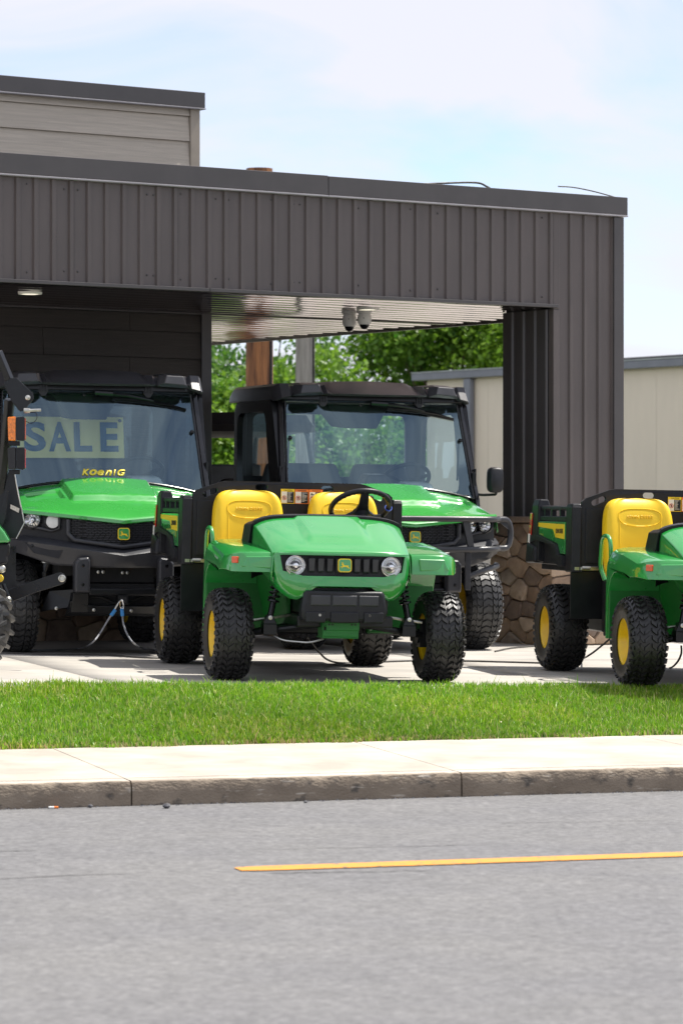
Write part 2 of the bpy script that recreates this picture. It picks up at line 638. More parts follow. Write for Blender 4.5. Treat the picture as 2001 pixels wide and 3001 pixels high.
# kerb of separate blocks, walk of separate slabs
def kerb_mat():
    m = mat('kerb_concrete', (0.285, 0.232, 0.175), 0.85, col2=(0.175, 0.138, 0.102), vscale=6, bump=0.7, bscale=70, stretch=(.7, 1, 1.2), detail=9, ramp=(0.3, 0.7))
    nt = m.node_tree
    b = nt.nodes['Principled BSDF']
    src = b.inputs['Base Color'].links[0].from_socket
    t = [n for n in nt.nodes if n.type == 'TEX_COORD'][0]
    # dark scuffs and pale chips with shapes of their own
    for sc, st, p0, p1, colr in ((9, (1.0, 1, 1.6), 0.60, 0.68, (0.06, 0.055, 0.05)), (16, (.5, 1, 3), 0.62, 0.70, (0.50, 0.45, 0.38))):
        mpn = nt.nodes.new('ShaderNodeMapping')
        mpn.inputs['Scale'].default_value = st
        nt.links.new(t.outputs['Object'], mpn.inputs['Vector'])
        n = nt.nodes.new('ShaderNodeTexNoise')
        n.inputs['Scale'].default_value = sc
        n.inputs['Detail'].default_value = 5
        nt.links.new(mpn.outputs['Vector'], n.inputs['Vector'])
        r = nt.nodes.new('ShaderNodeValToRGB')
        r.color_ramp.elements[0].position = p0
        r.color_ramp.elements[1].position = p1
        r.color_ramp.elements[0].color = (0, 0, 0, 1)
        r.color_ramp.elements[1].color = (.8, .8, .8, 1)
        nt.links.new(n.outputs['Fac'], r.inputs['Fac'])
        x = nt.nodes.new('ShaderNodeMix')
        x.data_type = 'RGBA'
        x.inputs[7].default_value = (*colr, 1)
        nt.links.new(r.outputs['Color'], x.inputs[0])
        nt.links.new(src, x.inputs[6])
        src = x.outputs[2]
    nt.links.new(src, b.inputs['Base Color'])
    return m
KERB = kerb_mat()
KT = -0.262
J0 = to_sd(-0.999, 15.59)[0]
STEP = 1.665
kerb = link('kerb', None)
kerb.location = rp_(0, 0, 0)
kerb.rotation_euler = (0, 0, TH)
tag(kerb, kind='structure')
walk = link('sidewalk', None)
walk.location = rp_(0, 0, 0)
walk.rotation_euler = (0, 0, TH)
tag(walk, kind='structure')
WALK_D = 1.74
ROUGHM = bpy.data.textures.new('chips', 'CLOUDS')
ROUGHM.noise_scale = 0.05
for k in range(-6, 9):
    a, b = J0 + k * STEP + 0.004, J0 + (k + 1) * STEP - 0.004
    mb = MB()
    n = 60
    loops = []
    for i in range(n + 1):
        s = a + (b - a) * i / n
        j = lambda q: random.uniform(-q, q)
        ch = 0.011 + abs(random.gauss(0, .004)) * (1 if random.random() < .93 else 1.6)
        loops.append([(s, 0.0 + j(.003), -0.55), (s, 0.0 + j(.003), KT - .07 + j(.004)), (s, 0.004 + j(.003), KT - ch - .008), (s, ch * .8, KT - ch * .35 + j(.002)), (s, 0.028, KT + j(.0015)), (s, 0.153, KT + .001), (s, 0.153, -0.55)])
    mb.loft(loops)
    kb = mb.build('kerb_block', [KERB, CONC], kerb, smooth=40)
    for p_ in kb.data.polygons:
        p_.material_index = 1 if p_.index < 7 * n and p_.index % 7 == 4 else 0
    sl = MB()
    a, b = a - .002, b + .002
    sl.loft([[(a, .156, -.5), (a, .156, KT + .0035), (a, WALK_D, KT + .036), (a, WALK_D, -.5)], [(b, .156, -.5), (b, .156, KT + .0035), (b, WALK_D, KT + .036), (b, WALK_D, -.5)]])
    sl.build('paving_slab', CONC, walk, smooth=0, bevel=.003)

# verge under the grass
WZ = KT + .036
mb = MB()
rows = []
for i in range(9):
    d = WALK_D + .004 + (PAD_D - WALK_D) * i / 8
    row = []
    for k in range(61):
        s = -15 + 0.5 * k
        p = rp_(s, d)
        z1 = pad_z(p[0], p[1])
        t = i / 8
        row.append((p[0], p[1], WZ - .01 + (z1 - .012 - WZ + .01) * t + 0.012 * math.sin(s * 1.3 + i) * math.sin(math.pi * t)))
    rows.append(row)
mb.grid(rows)
tag(mb.build('verge', LAWN, smooth=180), kind='structure')
def verge_z(s, d):
    t = (d - WALK_D) / (PAD_D - WALK_D)
    p = rp_(s, d)
    return WZ - .01 + (pad_z(p[0], p[1]) - .012 - WZ + .01) * min(1, max(0, t))

# concrete pad, cast in bays
pad = link('concrete_pad', None)
tag(pad, kind='structure')
bays_s = [-16, -6.6, -3.35, -0.35, 2.65, 5.65, 16]
bays_d = [PAD_D, 6.4, 10.2, 14.5, 22]
for i in range(len(bays_s) - 1):
    for j in range(len(bays_d) - 1):
        a, b, c, d = bays_s[i] + .004, bays_s[i + 1] - .004, bays_d[j] + .004, bays_d[j + 1] - .004
        n = 10
        rows = []
        for q in range(n + 1):
            rows.append([(lambda p: (p[0], p[1], pad_z(p[0], p[1])))(rp_(a + (b - a) * r / n, c + (d - c) * q / n)) for r in range(n + 1)])
        mb = MB().grid(rows)
        mb.build('pad_slab', CONCPAD, pad, smooth=180, thick=.12, fix=False)

# grass blades
def grass():
    rng = np.random.default_rng(3)
    N = 230000
    s = rng.uniform(-6.5, 8.0, N)
    d = WALK_D - .05 + (PAD_D - WALK_D + .10) * rng.uniform(0, 1, N)
    x = O1.x + E1.x * s + N1.x * d
    y = O1.y + E1.y * s + N1.y * d
    rag = WALK_D - .012 + .030 * np.sin(s * 7.1 + np.sin(s * 3.3)) * np.sin(s * 2.7) + .02 * np.sin(s * 19)
    thin = np.sin(s * 3.7 + 2) * np.sin(d * 6.1 + s * 1.3)
    keep = (np.abs(x) < y * 0.20) & (d > rag) & ~((thin > .86) & (rng.random(N) < .6))
    s, d, x, y = s[keep], d[keep], x[keep], y[keep]
    N = len(s)
    z = np.array([verge_z(a, b) for a, b in zip(s, d)]) - .006
    z = np.where(d < WALK_D, WZ - .002, z)
    edge = np.clip((d - WALK_D + .03) / .09, 0, 1)
    clump = 0.5 + 0.5 * np.sin(s * 5.1 + 2 * np.sin(d * 4)) * np.sin(d * 7.3 + 1.7 * np.sin(s * 3.1))
    fine = 0.5 + 0.5 * np.sin(s * 23 + 3 * np.sin(d * 11)) * np.sin(d * 31 + s * 4)
    h = (0.028 + 0.025 * rng.random(N) + 0.016 * clump * rng.random(N) + 0.014 * fine) * (0.45 + 0.55 * edge)
    tall = rng.random(N) < 0.012
    h[tall] *= 1.6
    w = 0.0022 + 0.0026 * rng.random(N)
    az = rng.uniform(0, 2 * np.pi, N)
    lean = np.abs(rng.normal(0.35, 0.38, N))
    la = rng.uniform(0, 2 * np.pi, N)
    dx, dy = np.cos(la) * np.sin(lean), np.sin(la) * np.sin(lean)
    cz = np.cos(lean)
    ux, uy = np.cos(az) * w, np.sin(az) * w
    P = np.zeros((N, 5, 3))
    P[:, 0] = np.stack([x - ux, y - uy, z], 1)
    P[:, 1] = np.stack([x + ux, y + uy, z], 1)
    m = 0.55
    P[:, 2] = np.stack([x + ux * .8 + dx * h * m * .6, y + uy * .8 + dy * h * m * .6, z + h * m], 1)
    P[:, 3] = np.stack([x - ux * .8 + dx * h * m * .6, y - uy * .8 + dy * h * m * .6, z + h * m], 1)
    P[:, 4] = np.stack([x + dx * h, y + dy * h, z + h * (m + (1 - m) * cz)], 1)
    me = bpy.data.meshes.new('grass')
    me.vertices.add(N * 5)
    me.vertices.foreach_set('co', P.reshape(-1))
    base = (np.arange(N) * 5)[:, None]
    q = base + np.array([0, 1, 2, 3])
    t = base + np.array([3, 2, 4])
    loops = np.concatenate([q, t], 1).reshape(-1)
    me.loops.add(N * 7)
    me.loops.foreach_set('vertex_index', loops.astype(np.int32))
    me.polygons.add(N * 2)
    st = (np.arange(N) * 7)[:, None] + np.array([0, 4])
    me.polygons.foreach_set('loop_start', st.reshape(-1).astype(np.int32))
    me.update(calc_edges=True)
    g = np.array([[.235, .440, .018], [.15, .355, .014], [.36, .49, .08], [.56, .54, .24], [.22, .38, .10]])
    pr = rng.choice(5, N, p=[.37, .26, .20, .075, .095])
    c = g[pr] * (0.75 + .5 * rng.random((N, 1)))
    straw = (d < WALK_D + .05) & (rng.random(N) < .30)
    c[straw] = np.array([.50, .42, .20]) * (.6 + .5 * rng.random((straw.sum(), 1)))
    big = (.5 + .5 * np.sin(s * 1.1 + .8) * np.sin(d * 2.3 + s * .7))[:, None]
    c = c * (.80 + .40 * big)
    # drier, lighter tufts come in patches of their own
    dry = (np.sin(s * 2.3 + 1) * np.sin(d * 3.9 + s) > .35)[:, None]
    c = np.where(dry, c * np.array([1.18, 1.06, 1.05]), c)
    ca = np.ones((N, 5, 4))
    ca[:, :, :3] = c[:, None, :]
    at = me.color_attributes.new('tint', 'FLOAT_COLOR', 'POINT')
    at.data.foreach_set('color', ca.reshape(-1))
    m_ = bpy.data.materials.new('grass_blade')
    m_.use_nodes = True
    nt = m_.node_tree
    b = nt.nodes['Principled BSDF']
    b.inputs['Roughness'].default_value = 0.42
    a = nt.nodes.new('ShaderNodeAttribute')
    a.attribute_name = 'tint'
    nt.links.new(a.outputs['Color'], b.inputs['Base Color'])
    tr = nt.nodes.new('ShaderNodeBsdfTranslucent')
    nt.links.new(a.outputs['Color'], tr.inputs['Color'])
    mx = nt.nodes.new('ShaderNodeMixShader')
    mx.inputs[0].default_value = 0.42
    nt.links.new(b.outputs[0], mx.inputs[1])
    nt.links.new(tr.outputs[0], mx.inputs[2])
    nt.links.new(mx.outputs[0], nt.nodes['Material Output'].inputs['Surface'])
    me.materials.append(m_)
    return tag(link('grass', me), kind='stuff')
grass()

# ------------------------------------------------------------------ main building
BZ = rad(35)
bld = thing('shop_building', 'charcoal metal clad shop with drive-through canopy, stone base and tan upper storey', 'building', (1.647, 25.5, 0), BZ)
def b2w(t, d, z=0.0):
    return (1.647 + math.cos(BZ) * t - math.sin(BZ) * d, 25.5 + math.sin(BZ) * t + math.cos(BZ) * d, z)
METAL = mat('charcoal_metal', (0.100, 0.083, 0.078), 0.36, var=0.13, vscale=4, bump=0.04, bscale=5, stretch=(1, 1, .22), detail=7)
METALD = mat('charcoal_flashing', (0.066, 0.060, 0.060), 0.34, var=0.08, vscale=3)
EDGE = mat('flashing_edge', (0.30, 0.29, 0.31), 0.35, var=0.1, vscale=6)
CEIL = mat('ceiling_metal', (0.45, 0.375, 0.395), 0.07, metal=1.0, var=0.04, vscale=2)
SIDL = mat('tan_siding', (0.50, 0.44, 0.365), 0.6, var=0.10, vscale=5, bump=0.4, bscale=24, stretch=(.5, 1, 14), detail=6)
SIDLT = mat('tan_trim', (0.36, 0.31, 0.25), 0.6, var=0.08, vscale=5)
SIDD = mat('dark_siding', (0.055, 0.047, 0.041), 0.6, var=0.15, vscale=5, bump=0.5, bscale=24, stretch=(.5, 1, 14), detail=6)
DARKB = mat('roof_core', (0.05, 0.05, 0.05), 0.8, var=0.1, vscale=4)

PITCH = 0.1435
def rib_profile(n, w=None):
    """Zig-zag of n ribs: (along, out)."""
    p = []
    for k in range(n):
        a = k * PITCH
        p += [(a, 0.0), (a + PITCH - .050, 0.0), (a + PITCH - .042, -.017), (a + PITCH - .012, -.017), (a + PITCH - .002, 0.0)]
    p.append((n * PITCH - .0015, 0.0))
    return p
def rib_mesh(n, z0, z1):
    pr = rib_profile(n)
    mb = MB()
    mb.grid([[(a, o, z0) for a, o in pr], [(a, o, z1) for a, o in pr]])
    return mb
def sheet_obj(n, z0, z1, loc, rot=0.0, me=None):
    if me is None:
        me = rib_mesh(n, z0, z1).mesh('metal_panel', METAL, 0)
    o = link('metal_panel', me, bld)
    o.location = loc
    o.rotation_euler = (0, 0, rot)
    return o
fm = None
for k in range(9):
    o = sheet_obj(6, 2.640, 3.350, (-(k + 1) * 6 * PITCH, 0, 0), 0, fm)
    fm = o.data
sheet_obj(4, 0.985, 3.350, (0.055, 0, 0))
# flat strip at the pillar's inner corner, outer corner trim
PW, PD = 0.672, 0.662
mb = MB()
mb.box((-.006, -.012, .985), (.054, .05, 2.60)).box((-.006, -.012, 2.603), (.054, .02, 3.35))
mb.build('corner_trim', METAL, bld, smooth=0, bevel=.003)
mb = MB()
mb.box((.588, -.034, .985), (.688, .09, 3.348))
mb.build('corner_trim', METALD, bld, smooth=0, bevel=.004)
# inner face of the pillar (ribs)
inn = rib_mesh(4, 0.985, 2.60).mesh('metal_panel', METALD, 0)
io = link('metal_panel', inn, bld)
io.location = (-.004, PD - .03, 0)
io.rotation_euler = (0, 0, rad(-90))
mb = MB()
mb.box((.03, .03, -.1), (PW - .03, PD - .03, 3.3))
mb.build('pillar_core', DARKB, bld, smooth=0)
back = rib_mesh(4, 0.985, 2.60).mesh('metal_panel', METALD, 0)
bo = link('metal_panel', back, bld)
bo.location = (PW - .01, PD, 0)
bo.rotation_euler = (0, 0, rad(180))
side = rib_mesh(4, 0.985, 3.35).mesh('metal_panel', METAL, 0)
so = link('metal_panel', side, bld)
so.location = (PW + .001, 0, 0)
so.rotation_euler = (0, 0, rad(90))
# fascia backing, roof deck
mb = MB()
mb.box((-8, .022, 2.645), (PW - .02, .24, 3.40)).box((-8, .243, 3.06), (PW - .02, 7.2, 3.36)).box((PW - .22, .243, 2.63), (PW - .03, 7.2, 3.05)).box((-8, 6.9, 2.63), (PW - .223, 7.2, 3.055))
mb.build('roof_deck', DARKB, bld, smooth=0)
# coping in lengths with a joint
for a, b, dz in ((-8.2, -2.166, .004), (-2.162, .712, 0)):
    mb = MB()
    mb.box((a, -.052, 3.366), (b, .20, 3.506 + dz))
    mb.build('coping', METALD, bld, smooth=0, bevel=.004)
    mb = MB()
    mb.box((a, -.058, 3.352), (b, .05, 3.3645))
    mb.build('drip_edge', EDGE, bld, smooth=0, bevel=.003)
for a, b in ((-8.2, -3.19), (-3.186, .03)):
    mb = MB()
    mb.box((a, -.030, 2.612), (b, .02, 2.638))
    mb.build('soffit_trim', EDGE if False else METALD, bld, smooth=0, bevel=.003)
# screw heads along the fascia foot
mb = MB()
k = 0
t = -7.7
while t < -.1:
    zz = 2.70 + (0.012 if k % 3 else -.008)
    for z_ in (zz, 3.30 - (zz - 2.70)):
        mb.lathe([(0, .0075), (-.006, .0065), (-.008, 0.0)], 8, 'y', Matrix.Translation((t, -.0005, z_)))
    t += [.2, .055, .23, .30, .11, .37][k % 6]
    k += 1
tag(mb.build('screw_heads', METALD, bld), kind='stuff')
# ceiling sheets with shallow ribs along the front
rng = random.Random(5)
for (d0, d1) in ((.024, 2.08), (2.088, 4.20), (4.208, 6.88)):
    mb = MB()
    rows = []
    n = int((d1 - d0) / .019)
    ts = [-8 + i * (PW - .03 + 8) / 120 for i in range(121)]
    for i in range(n + 1):
        d = d0 + (d1 - d0) * i / n
        u = (d % .229) / .229
        z = 2.606 + .0055 * (sstep(.0, .18, u) - sstep(.42, .60, u)) + .0012 * math.sin(u * 2 * math.pi)
        rows.append([(t, d, z + .0022 * math.sin(t * 3.1 + d * 1.3) + .0011 * math.sin(t * 9 + 3 * d + 2 * math.sin(d * 2.2))) for t in ts])
    mb.grid(rows, flip=True)
    mb.build('ceiling_panel', CEIL, bld, smooth=180, fix=False)
mb = MB()
mb.box((-8, 2.080, 2.596), (PW - .04, 2.088, 2.62)).box((PW - .032, .25, 2.585), (PW - .01, 7.2, 2.64)).box((-8, 6.88, 2.585), (PW - .034, 6.905, 2.64))
mb.build('ceiling_trim', METALD, bld, smooth=0)
# recessed wall of dark boards
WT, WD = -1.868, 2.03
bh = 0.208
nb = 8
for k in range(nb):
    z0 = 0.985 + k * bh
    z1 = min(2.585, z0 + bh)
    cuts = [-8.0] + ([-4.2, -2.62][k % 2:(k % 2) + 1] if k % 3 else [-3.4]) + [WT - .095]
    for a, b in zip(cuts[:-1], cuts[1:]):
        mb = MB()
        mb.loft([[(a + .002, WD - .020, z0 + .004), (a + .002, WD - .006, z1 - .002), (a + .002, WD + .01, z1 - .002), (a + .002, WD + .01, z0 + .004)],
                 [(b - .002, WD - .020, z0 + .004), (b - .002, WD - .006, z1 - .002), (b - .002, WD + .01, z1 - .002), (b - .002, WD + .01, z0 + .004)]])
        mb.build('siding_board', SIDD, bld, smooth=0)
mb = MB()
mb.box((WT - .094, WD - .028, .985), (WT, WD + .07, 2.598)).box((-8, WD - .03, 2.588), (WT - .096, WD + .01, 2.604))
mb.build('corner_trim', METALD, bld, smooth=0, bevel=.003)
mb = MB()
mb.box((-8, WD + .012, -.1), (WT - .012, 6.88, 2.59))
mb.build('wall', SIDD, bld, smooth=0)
# upper storey
UT, UD = -1.052, 3.49
zs = [3.37, 3.50, 3.71, 3.92, 4.13, 4.34, 4.46]
zs = [3.30 + .2135 * k for k in range(6)] + [4.44]
for k in range(len(zs) - 1):
    z0, z1 = zs[k], zs[k + 1]
    if z1 - z0 < .02:
        continue
    mb = MB()
    a, b = -8.0, UT - .095
    mb.loft([[(a, UD - .024, z0 + .003), (a, UD - .004, z1 - .001), (a, UD + .01, z1 - .001), (a, UD + .01, z0 + .003)], [(b, UD - .024, z0 + .003), (b, UD - .004, z1 - .001), (b, UD + .01, z1 - .001), (b, UD + .01, z0 + .003)]])
    mb.build('siding_board', SIDL, bld, smooth=0)
mb = MB()
mb.box((UT - .092, UD - .034, 3.30), (UT, UD + .10, 4.428))
mb.build('corner_trim', SIDLT, bld, smooth=0, bevel=.003)
mb = MB()
mb.box((-8, UD + .012, 3.30), (UT - .006, 9, 4.43))
mb.build('wall', SIDLT, bld, smooth=0)
mb = MB()
mb.box((-8.2, UD - .07, 4.442), (UT + .03, 9, 4.572))
mb.build('coping', METALD, bld, smooth=0, bevel=.004)
mb = MB()
mb.box((-8.2, UD - .076, 4.428), (UT + .034, UD + .05, 4.440))
mb.build('drip_edge', EDGE, bld, smooth=0, bevel=.003)

# stone base: every stone its own piece, mortar behind
MORTAR = mat('mortar', (0.20, 0.165, 0.13), 0.95, var=0.2, vscale=12, bump=0.5, bscale=60)
STONES = [mat('stone_' + n, c, 0.8, col2=c2, vscale=9, bump=1.0, bscale=18, detail=9, ramp=(.3, .7)) for n, c, c2 in (
    ('tan', (.46, .34, .24), (.27, .19, .13)), ('brown', (.33, .23, .16), (.18, .125, .09)), ('buff', (.54, .43, .32), (.33, .245, .175)), ('dark', (.24, .18, .14), (.13, .095, .075)), ('grey', (.41, .34, .27), (.24, .19, .15)))]
def stones(x0, x1, z0, z1, M, seed):
    """Field stones: cells of a jittered scatter, each inset for its joint and dressed to an uneven face."""
    rg = random.Random(seed)
    pts, tries = [], 0
    while tries < 900:
        tries += 1
        p = (rg.uniform(x0 + .04, x1 - .04), rg.uniform(z0 + .04, z1 - .04))
        if all(((p[0] - q[0]) / 1.6) ** 2 + (p[1] - q[1]) ** 2 > rg.uniform(.003, .021) for q in pts):
            pts.append(p)
    for p in pts:
        poly = [(x0, z0), (x1, z0), (x1, z1), (x0, z1)]
        for q in pts:
            if q is p or abs(q[0] - p[0]) > .8:
                continue
            nx, nz_ = (q[0] - p[0]) / 2.1, q[1] - p[1]
            mx_, mz_ = (p[0] + q[0]) / 2, (p[1] + q[1]) / 2
            out = []
            for i in range(len(poly)):
                u, v = poly[i], poly[(i + 1) % len(poly)]
                du = (u[0] - mx_) * nx + (u[1] - mz_) * nz_
                dv = (v[0] - mx_) * nx + (v[1] - mz_) * nz_
                if du <= 0:
                    out.append(u)
                if du * dv < 0:
                    t = du / (du - dv)
                    out.append((u[0] + (v[0] - u[0]) * t, u[1] + (v[1] - u[1]) * t))
            poly = out
            if len(poly) < 3:
                break
        if len(poly) < 3:
            continue
        cx, cz = sum(q[0] for q in poly) / len(poly), sum(q[1] for q in poly) / len(poly)
        ring = []
        n = len(poly)
        for i in range(n):
            a_, b_, c_ = poly[i - 1], poly[i], poly[(i + 1) % n]
            for w in ((.12, .88, 0), (0, .88, .12)):
                ring.append((a_[0] * w[0] + b_[0] * w[1] + c_[0] * w[2], a_[1] * w[0] + b_[1] * w[1] + c_[1] * w[2]))
        def ins(d):
            o = []
            for x, z in ring:
                l = math.hypot(x - cx, z - cz) or 1
                f = max(0, 1 - d / l)
                o.append((cx + (x - cx) * f, cz + (z - cz) * f))
            return o
        dep = rg.uniform(.018, .036)
        tx, tz = rg.uniform(-.12, .12), rg.uniform(-.14, .14)
        face = lambda x, z, k: -dep * k - (x - cx) * tx - (z - cz) * tz + rg.uniform(-.004, .004)
        mb = MB()
        r0, r1, r2, r3 = ins(.005), ins(.006), ins(.012), ins(.030)
        mb.loft([[(x, .004, z) for x, z in r0], [(x, -dep * .55, z) for x, z in r1], [(x, min(-.006, face(x, z, 1.0)), z) for x, z in r2], [(x, min(-.006, face(x, z, 1.12)), z) for x, z in r3]], M=M)
        mb.build('stone', rg.choice(STONES), bld, smooth=28)
SZ = 0.935
# pillar: core wider than the metal above
mb = MB()
mb.box((-.045, -.055, -.1), (PW + .045, PD + .045, SZ))
mb.build('stone_backing', MORTAR, bld, smooth=0)
stones(-.075, PW + .075, -.02, SZ, Matrix.Translation((0, -.055, 0)), 11)
stones(-.0, PD + .105, -.02, SZ, Matrix.Translation((-.045, PD + .05, 0)) @ Matrix.Rotation(rad(-90), 4, 'Z'), 12)
stones(-.0, PD + .10, -.02, SZ, Matrix.Translation((PW + .045, -.05, 0)) @ Matrix.Rotation(rad(90), 4, 'Z'), 13)
capm = mat('stone_cap', (.27, .20, .145), 0.85, col2=(.17, .12, .085), vscale=9, bump=0.7, bscale=30, detail=8)
mb = MB()
mb.box((-.11, -.125, SZ + .002), (PW + .11, PD + .11, .984))
mb.build('stone_cap', capm, bld, smooth=0, bevel=.008)
mb = MB()
mb.box((-8, WD - .05, -.1), (WT + .012, WD + .010, SZ))
mb.build('stone_backing', MORTAR, bld, smooth=0)
stones(-5.2, WT + .04, -.02, SZ, Matrix.Translation((0, WD - .05, 0)), 14)
mb = MB()
mb.box((-8, WD - .12, SZ + .002), (WT + .06, WD + .009, .984))
mb.build('stone_cap', capm, bld, smooth=0, bevel=.008)

# ------------------------------------------------------------------ lights and cameras under the canopy
LIT = mat('lit_diffuser', (0.9, 0.88, 0.8), 0.5, emit=(1.0, 0.93, 0.72), estr=0.9)
def downlight(x, y, label):
    t = thing('ceiling_light', label, 'ceiling light', (x, y, 2.604), 0, 'round lights under the canopy')
    mb = MB().lathe([(-.008, .0), (-.008, .066), (-.013, .068), (-.013, .084), (-.004, .088), (.006, .088)], 32, 'z')
    mb.build('ring', WHITEP, t)
    mb = MB().lathe([(-.010, .064), (-.012, .03), (-.012, .0)], 32, 'z')
    mb.build('diffuser', LIT, t)
downlight(-2.245, 23.62, 'round lit ceiling light in the dark bay above the cab with the SALE sign')
downlight(.205, 25.45, 'round lit ceiling light in front of the two dome cameras')
def dome(x, y, label, k, h):
    t = thing('security_camera', label, 'security camera', (x, y, 2.602), 0, 'dome cameras under the canopy')
    mb = MB().lathe([(.02, .070 * k), (-.012, .072 * k), (-.016, .062 * k), (-.022, .058 * k)], 28, 'z')
    mb.build('mount', WHITEP, t)
    mb = MB().lathe([(-.020, .052 * k), (-.045, .062 * k), (-.075 * h, .064 * k), (-.095 * h, .062 * k), (-.112 * h, .048 * k)], 28, 'z')
    mb.build('housing', WHITEP, t)
    mb = MB().lathe([(-.110 * h, .046 * k), (-.128 * h, .041 * k), (-.142 * h, .028 * k), (-.149 * h, .012 * k), (-.151 * h, .0)], 24, 'z')
    mb.build('dome', BLACKG, t)
    mb = MB()
    for a in (0.4, 2.4, 4.6):
        mb.cyl((.06 * k * math.cos(a), .06 * k * math.sin(a), -.06), (.068 * k * math.cos(a), .068 * k * math.sin(a), -.06), .004, 8)
    mb.build('screw', DARKIN, t)
dome(.062, 25.85, 'white dome camera at left of the pair, hanging slightly lower', .86, 1.05)
dome(.180, 25.72, 'white dome camera at right of the pair, behind the lit ceiling light', .86, .98)

# loose service cable arching over the roof edge
def cable_thing(name, pts, r, m, label, cat='cable', group=None):
    mb = MB().tube(curve_path(pts), r, 6)
    return tag(mb.build(name, m, smooth=60), label, cat, group)
def atd(u, v, Y):
    return ((u - 1000.5) / 9600 * Y, Y, 1.02 - (v - 1500.5) / 9600 * Y)
cable_thing('roof_cable', [atd(1195, 541, 25.0), atd(1290, 536, 25.15), atd(1392, 534, 25.3), atd(1425, 545, 25.35), atd(1452, 562, 25.4)], .008, CABLEB, 'dark cable arching over the canopy roof edge with a bent end', 'cable')
cable_thing('roof_cable', [atd(1635, 545, 25.75), atd(1680, 548, 25.8), atd(1740, 560, 25.9), atd(1806, 578, 25.98)], .005, CABLEB, 'thin wire sloping down to the right end of the canopy roof', 'cable')

# ------------------------------------------------------------------ cream warehouse behind
wh = thing('warehouse', 'cream metal clad warehouse with grey roof trim behind the canopy pillar', 'building', (4.75, 55, -.14), BZ)
CREAM = mat('cream_metal', (0.80, 0.70, 0.585), 0.55, var=0.05, vscale=1.2, stretch=(1, 1, .3))
GREYT = mat('grey_trim', (0.20, 0.21, 0.25), 0.45, var=0.08, vscale=3)
GREYR = mat('pale_roof', (0.46, 0.49, 0.50), 0.5, var=0.08, vscale=2)
H = 3.555
mb = MB().box((.05, -20, -.2), (9, 5.62, H))
mb.build('wall_core', CREAM, wh, smooth=0)
def cream_panel(y0, y1):
    mb = MB()
    rows = [[], []]
    y = y0
    while y < y1 - .01:
        for q, o in ((0, 0), (.26, 0), (.27, -.0), (.29, -.0), (.30, 0)):
            if y + q <= y1:
                rows[0].append((o + .03, y + q, -.1))
                rows[1].append((o + .03, y + q, H - .03))
        y += .305
    mb.grid(rows, flip=True)
    return mb.mesh('wall_panel', CREAM, 0)
cp = cream_panel(0, .915)
for k in range(28):
    o = link('wall_panel', cp, wh)
    o.location = (0, 5.62 - .915 * (k + 1), 0)
mb = MB().box((-.12, -20, H), (.1, 5.89, H + .13))
mb.build('roof_trim', GREYT, wh, smooth=0, bevel=.01)
mb = MB()
mb.add([(-.13, -20, H + .134), (9, -20, H + .24), (9, 5.89, H + .24), (-.13, 5.89, H + .134), (-.13, -20, H + .15), (9, -20, H + .28), (9, 5.89, H + .28), (-.13, 5.89, H + .15)],
       [(0, 1, 2, 3), (7, 6, 5, 4), (0, 4, 5, 1), (1, 5, 6, 2), (2, 6, 7, 3), (3, 7, 4, 0)])
mb.build('roof', GREYR, wh, smooth=0)
mb = MB().box((-.10, 4.16, -.1), (.005, 4.36, H - .01))
mb.build('downspout', GREYT, wh, smooth=0, bevel=.02)
mb = MB().box((3.0, -14, H + .28), (3.4, 5.4, H + .42)).box((2.9, 5.0, H + .24), (3.5, 5.7, H + .50))
mb.build('roof_ridge', DARKB, wh, smooth=0, bevel=.03)

# ------------------------------------------------------------------ utility poles
def pole(u, Y, r, top, m, label):
    t = thing('utility_pole', label, 'utility pole', ((u - 1000.5) / 9600 * Y, Y, -.14), random.random(), 'wooden utility poles')
    mb = MB()
    loops = []
    n = 20
    for i in range(16):
        z = (top + .14) * i / 15
        loops.append([((r * (1.06 - .08 * i / 15) * (1 + .025 * math.sin(k * 3 + .5 * i) + random.uniform(-.012, .012))) * math.cos(2 * math.pi * k / n), (r * (1.06 - .08 * i / 15)) * math.sin(2 * math.pi * k / n), z) for k in range(n)])
    mb.loft(loops)
    mb.build('post', m, t, smooth=50)
    mb = MB().cyl((r * .2, -r * 1.08, .1), (r * .2, -r * 1.0, top - .3), .018, 8)
    mb.build('ground_wire', DARKIN, t)
    return t
WOODB = mat('brown_pole_wood', (0.26, 0.115, 0.045), 0.85, col2=(0.07, 0.03, 0.016), vscale=5, stretch=(5, 5, .35), bump=0.8, bscale=14, detail=9, ramp=(.36, .60))
WOODG = mat('grey_pole_wood', (0.34, 0.32, 0.30), 0.9, col2=(0.19, 0.175, 0.165), vscale=5, stretch=(6, 6, .3), bump=0.8, bscale=14, detail=9)
pole(760, 36.5, .150, 4.85, WOODB, 'brown stained wooden utility pole behind the cab with the bull bar')
pole(894, 48.0, .140, 5.90, WOODG, 'weathered grey wooden utility pole beside the brown one')

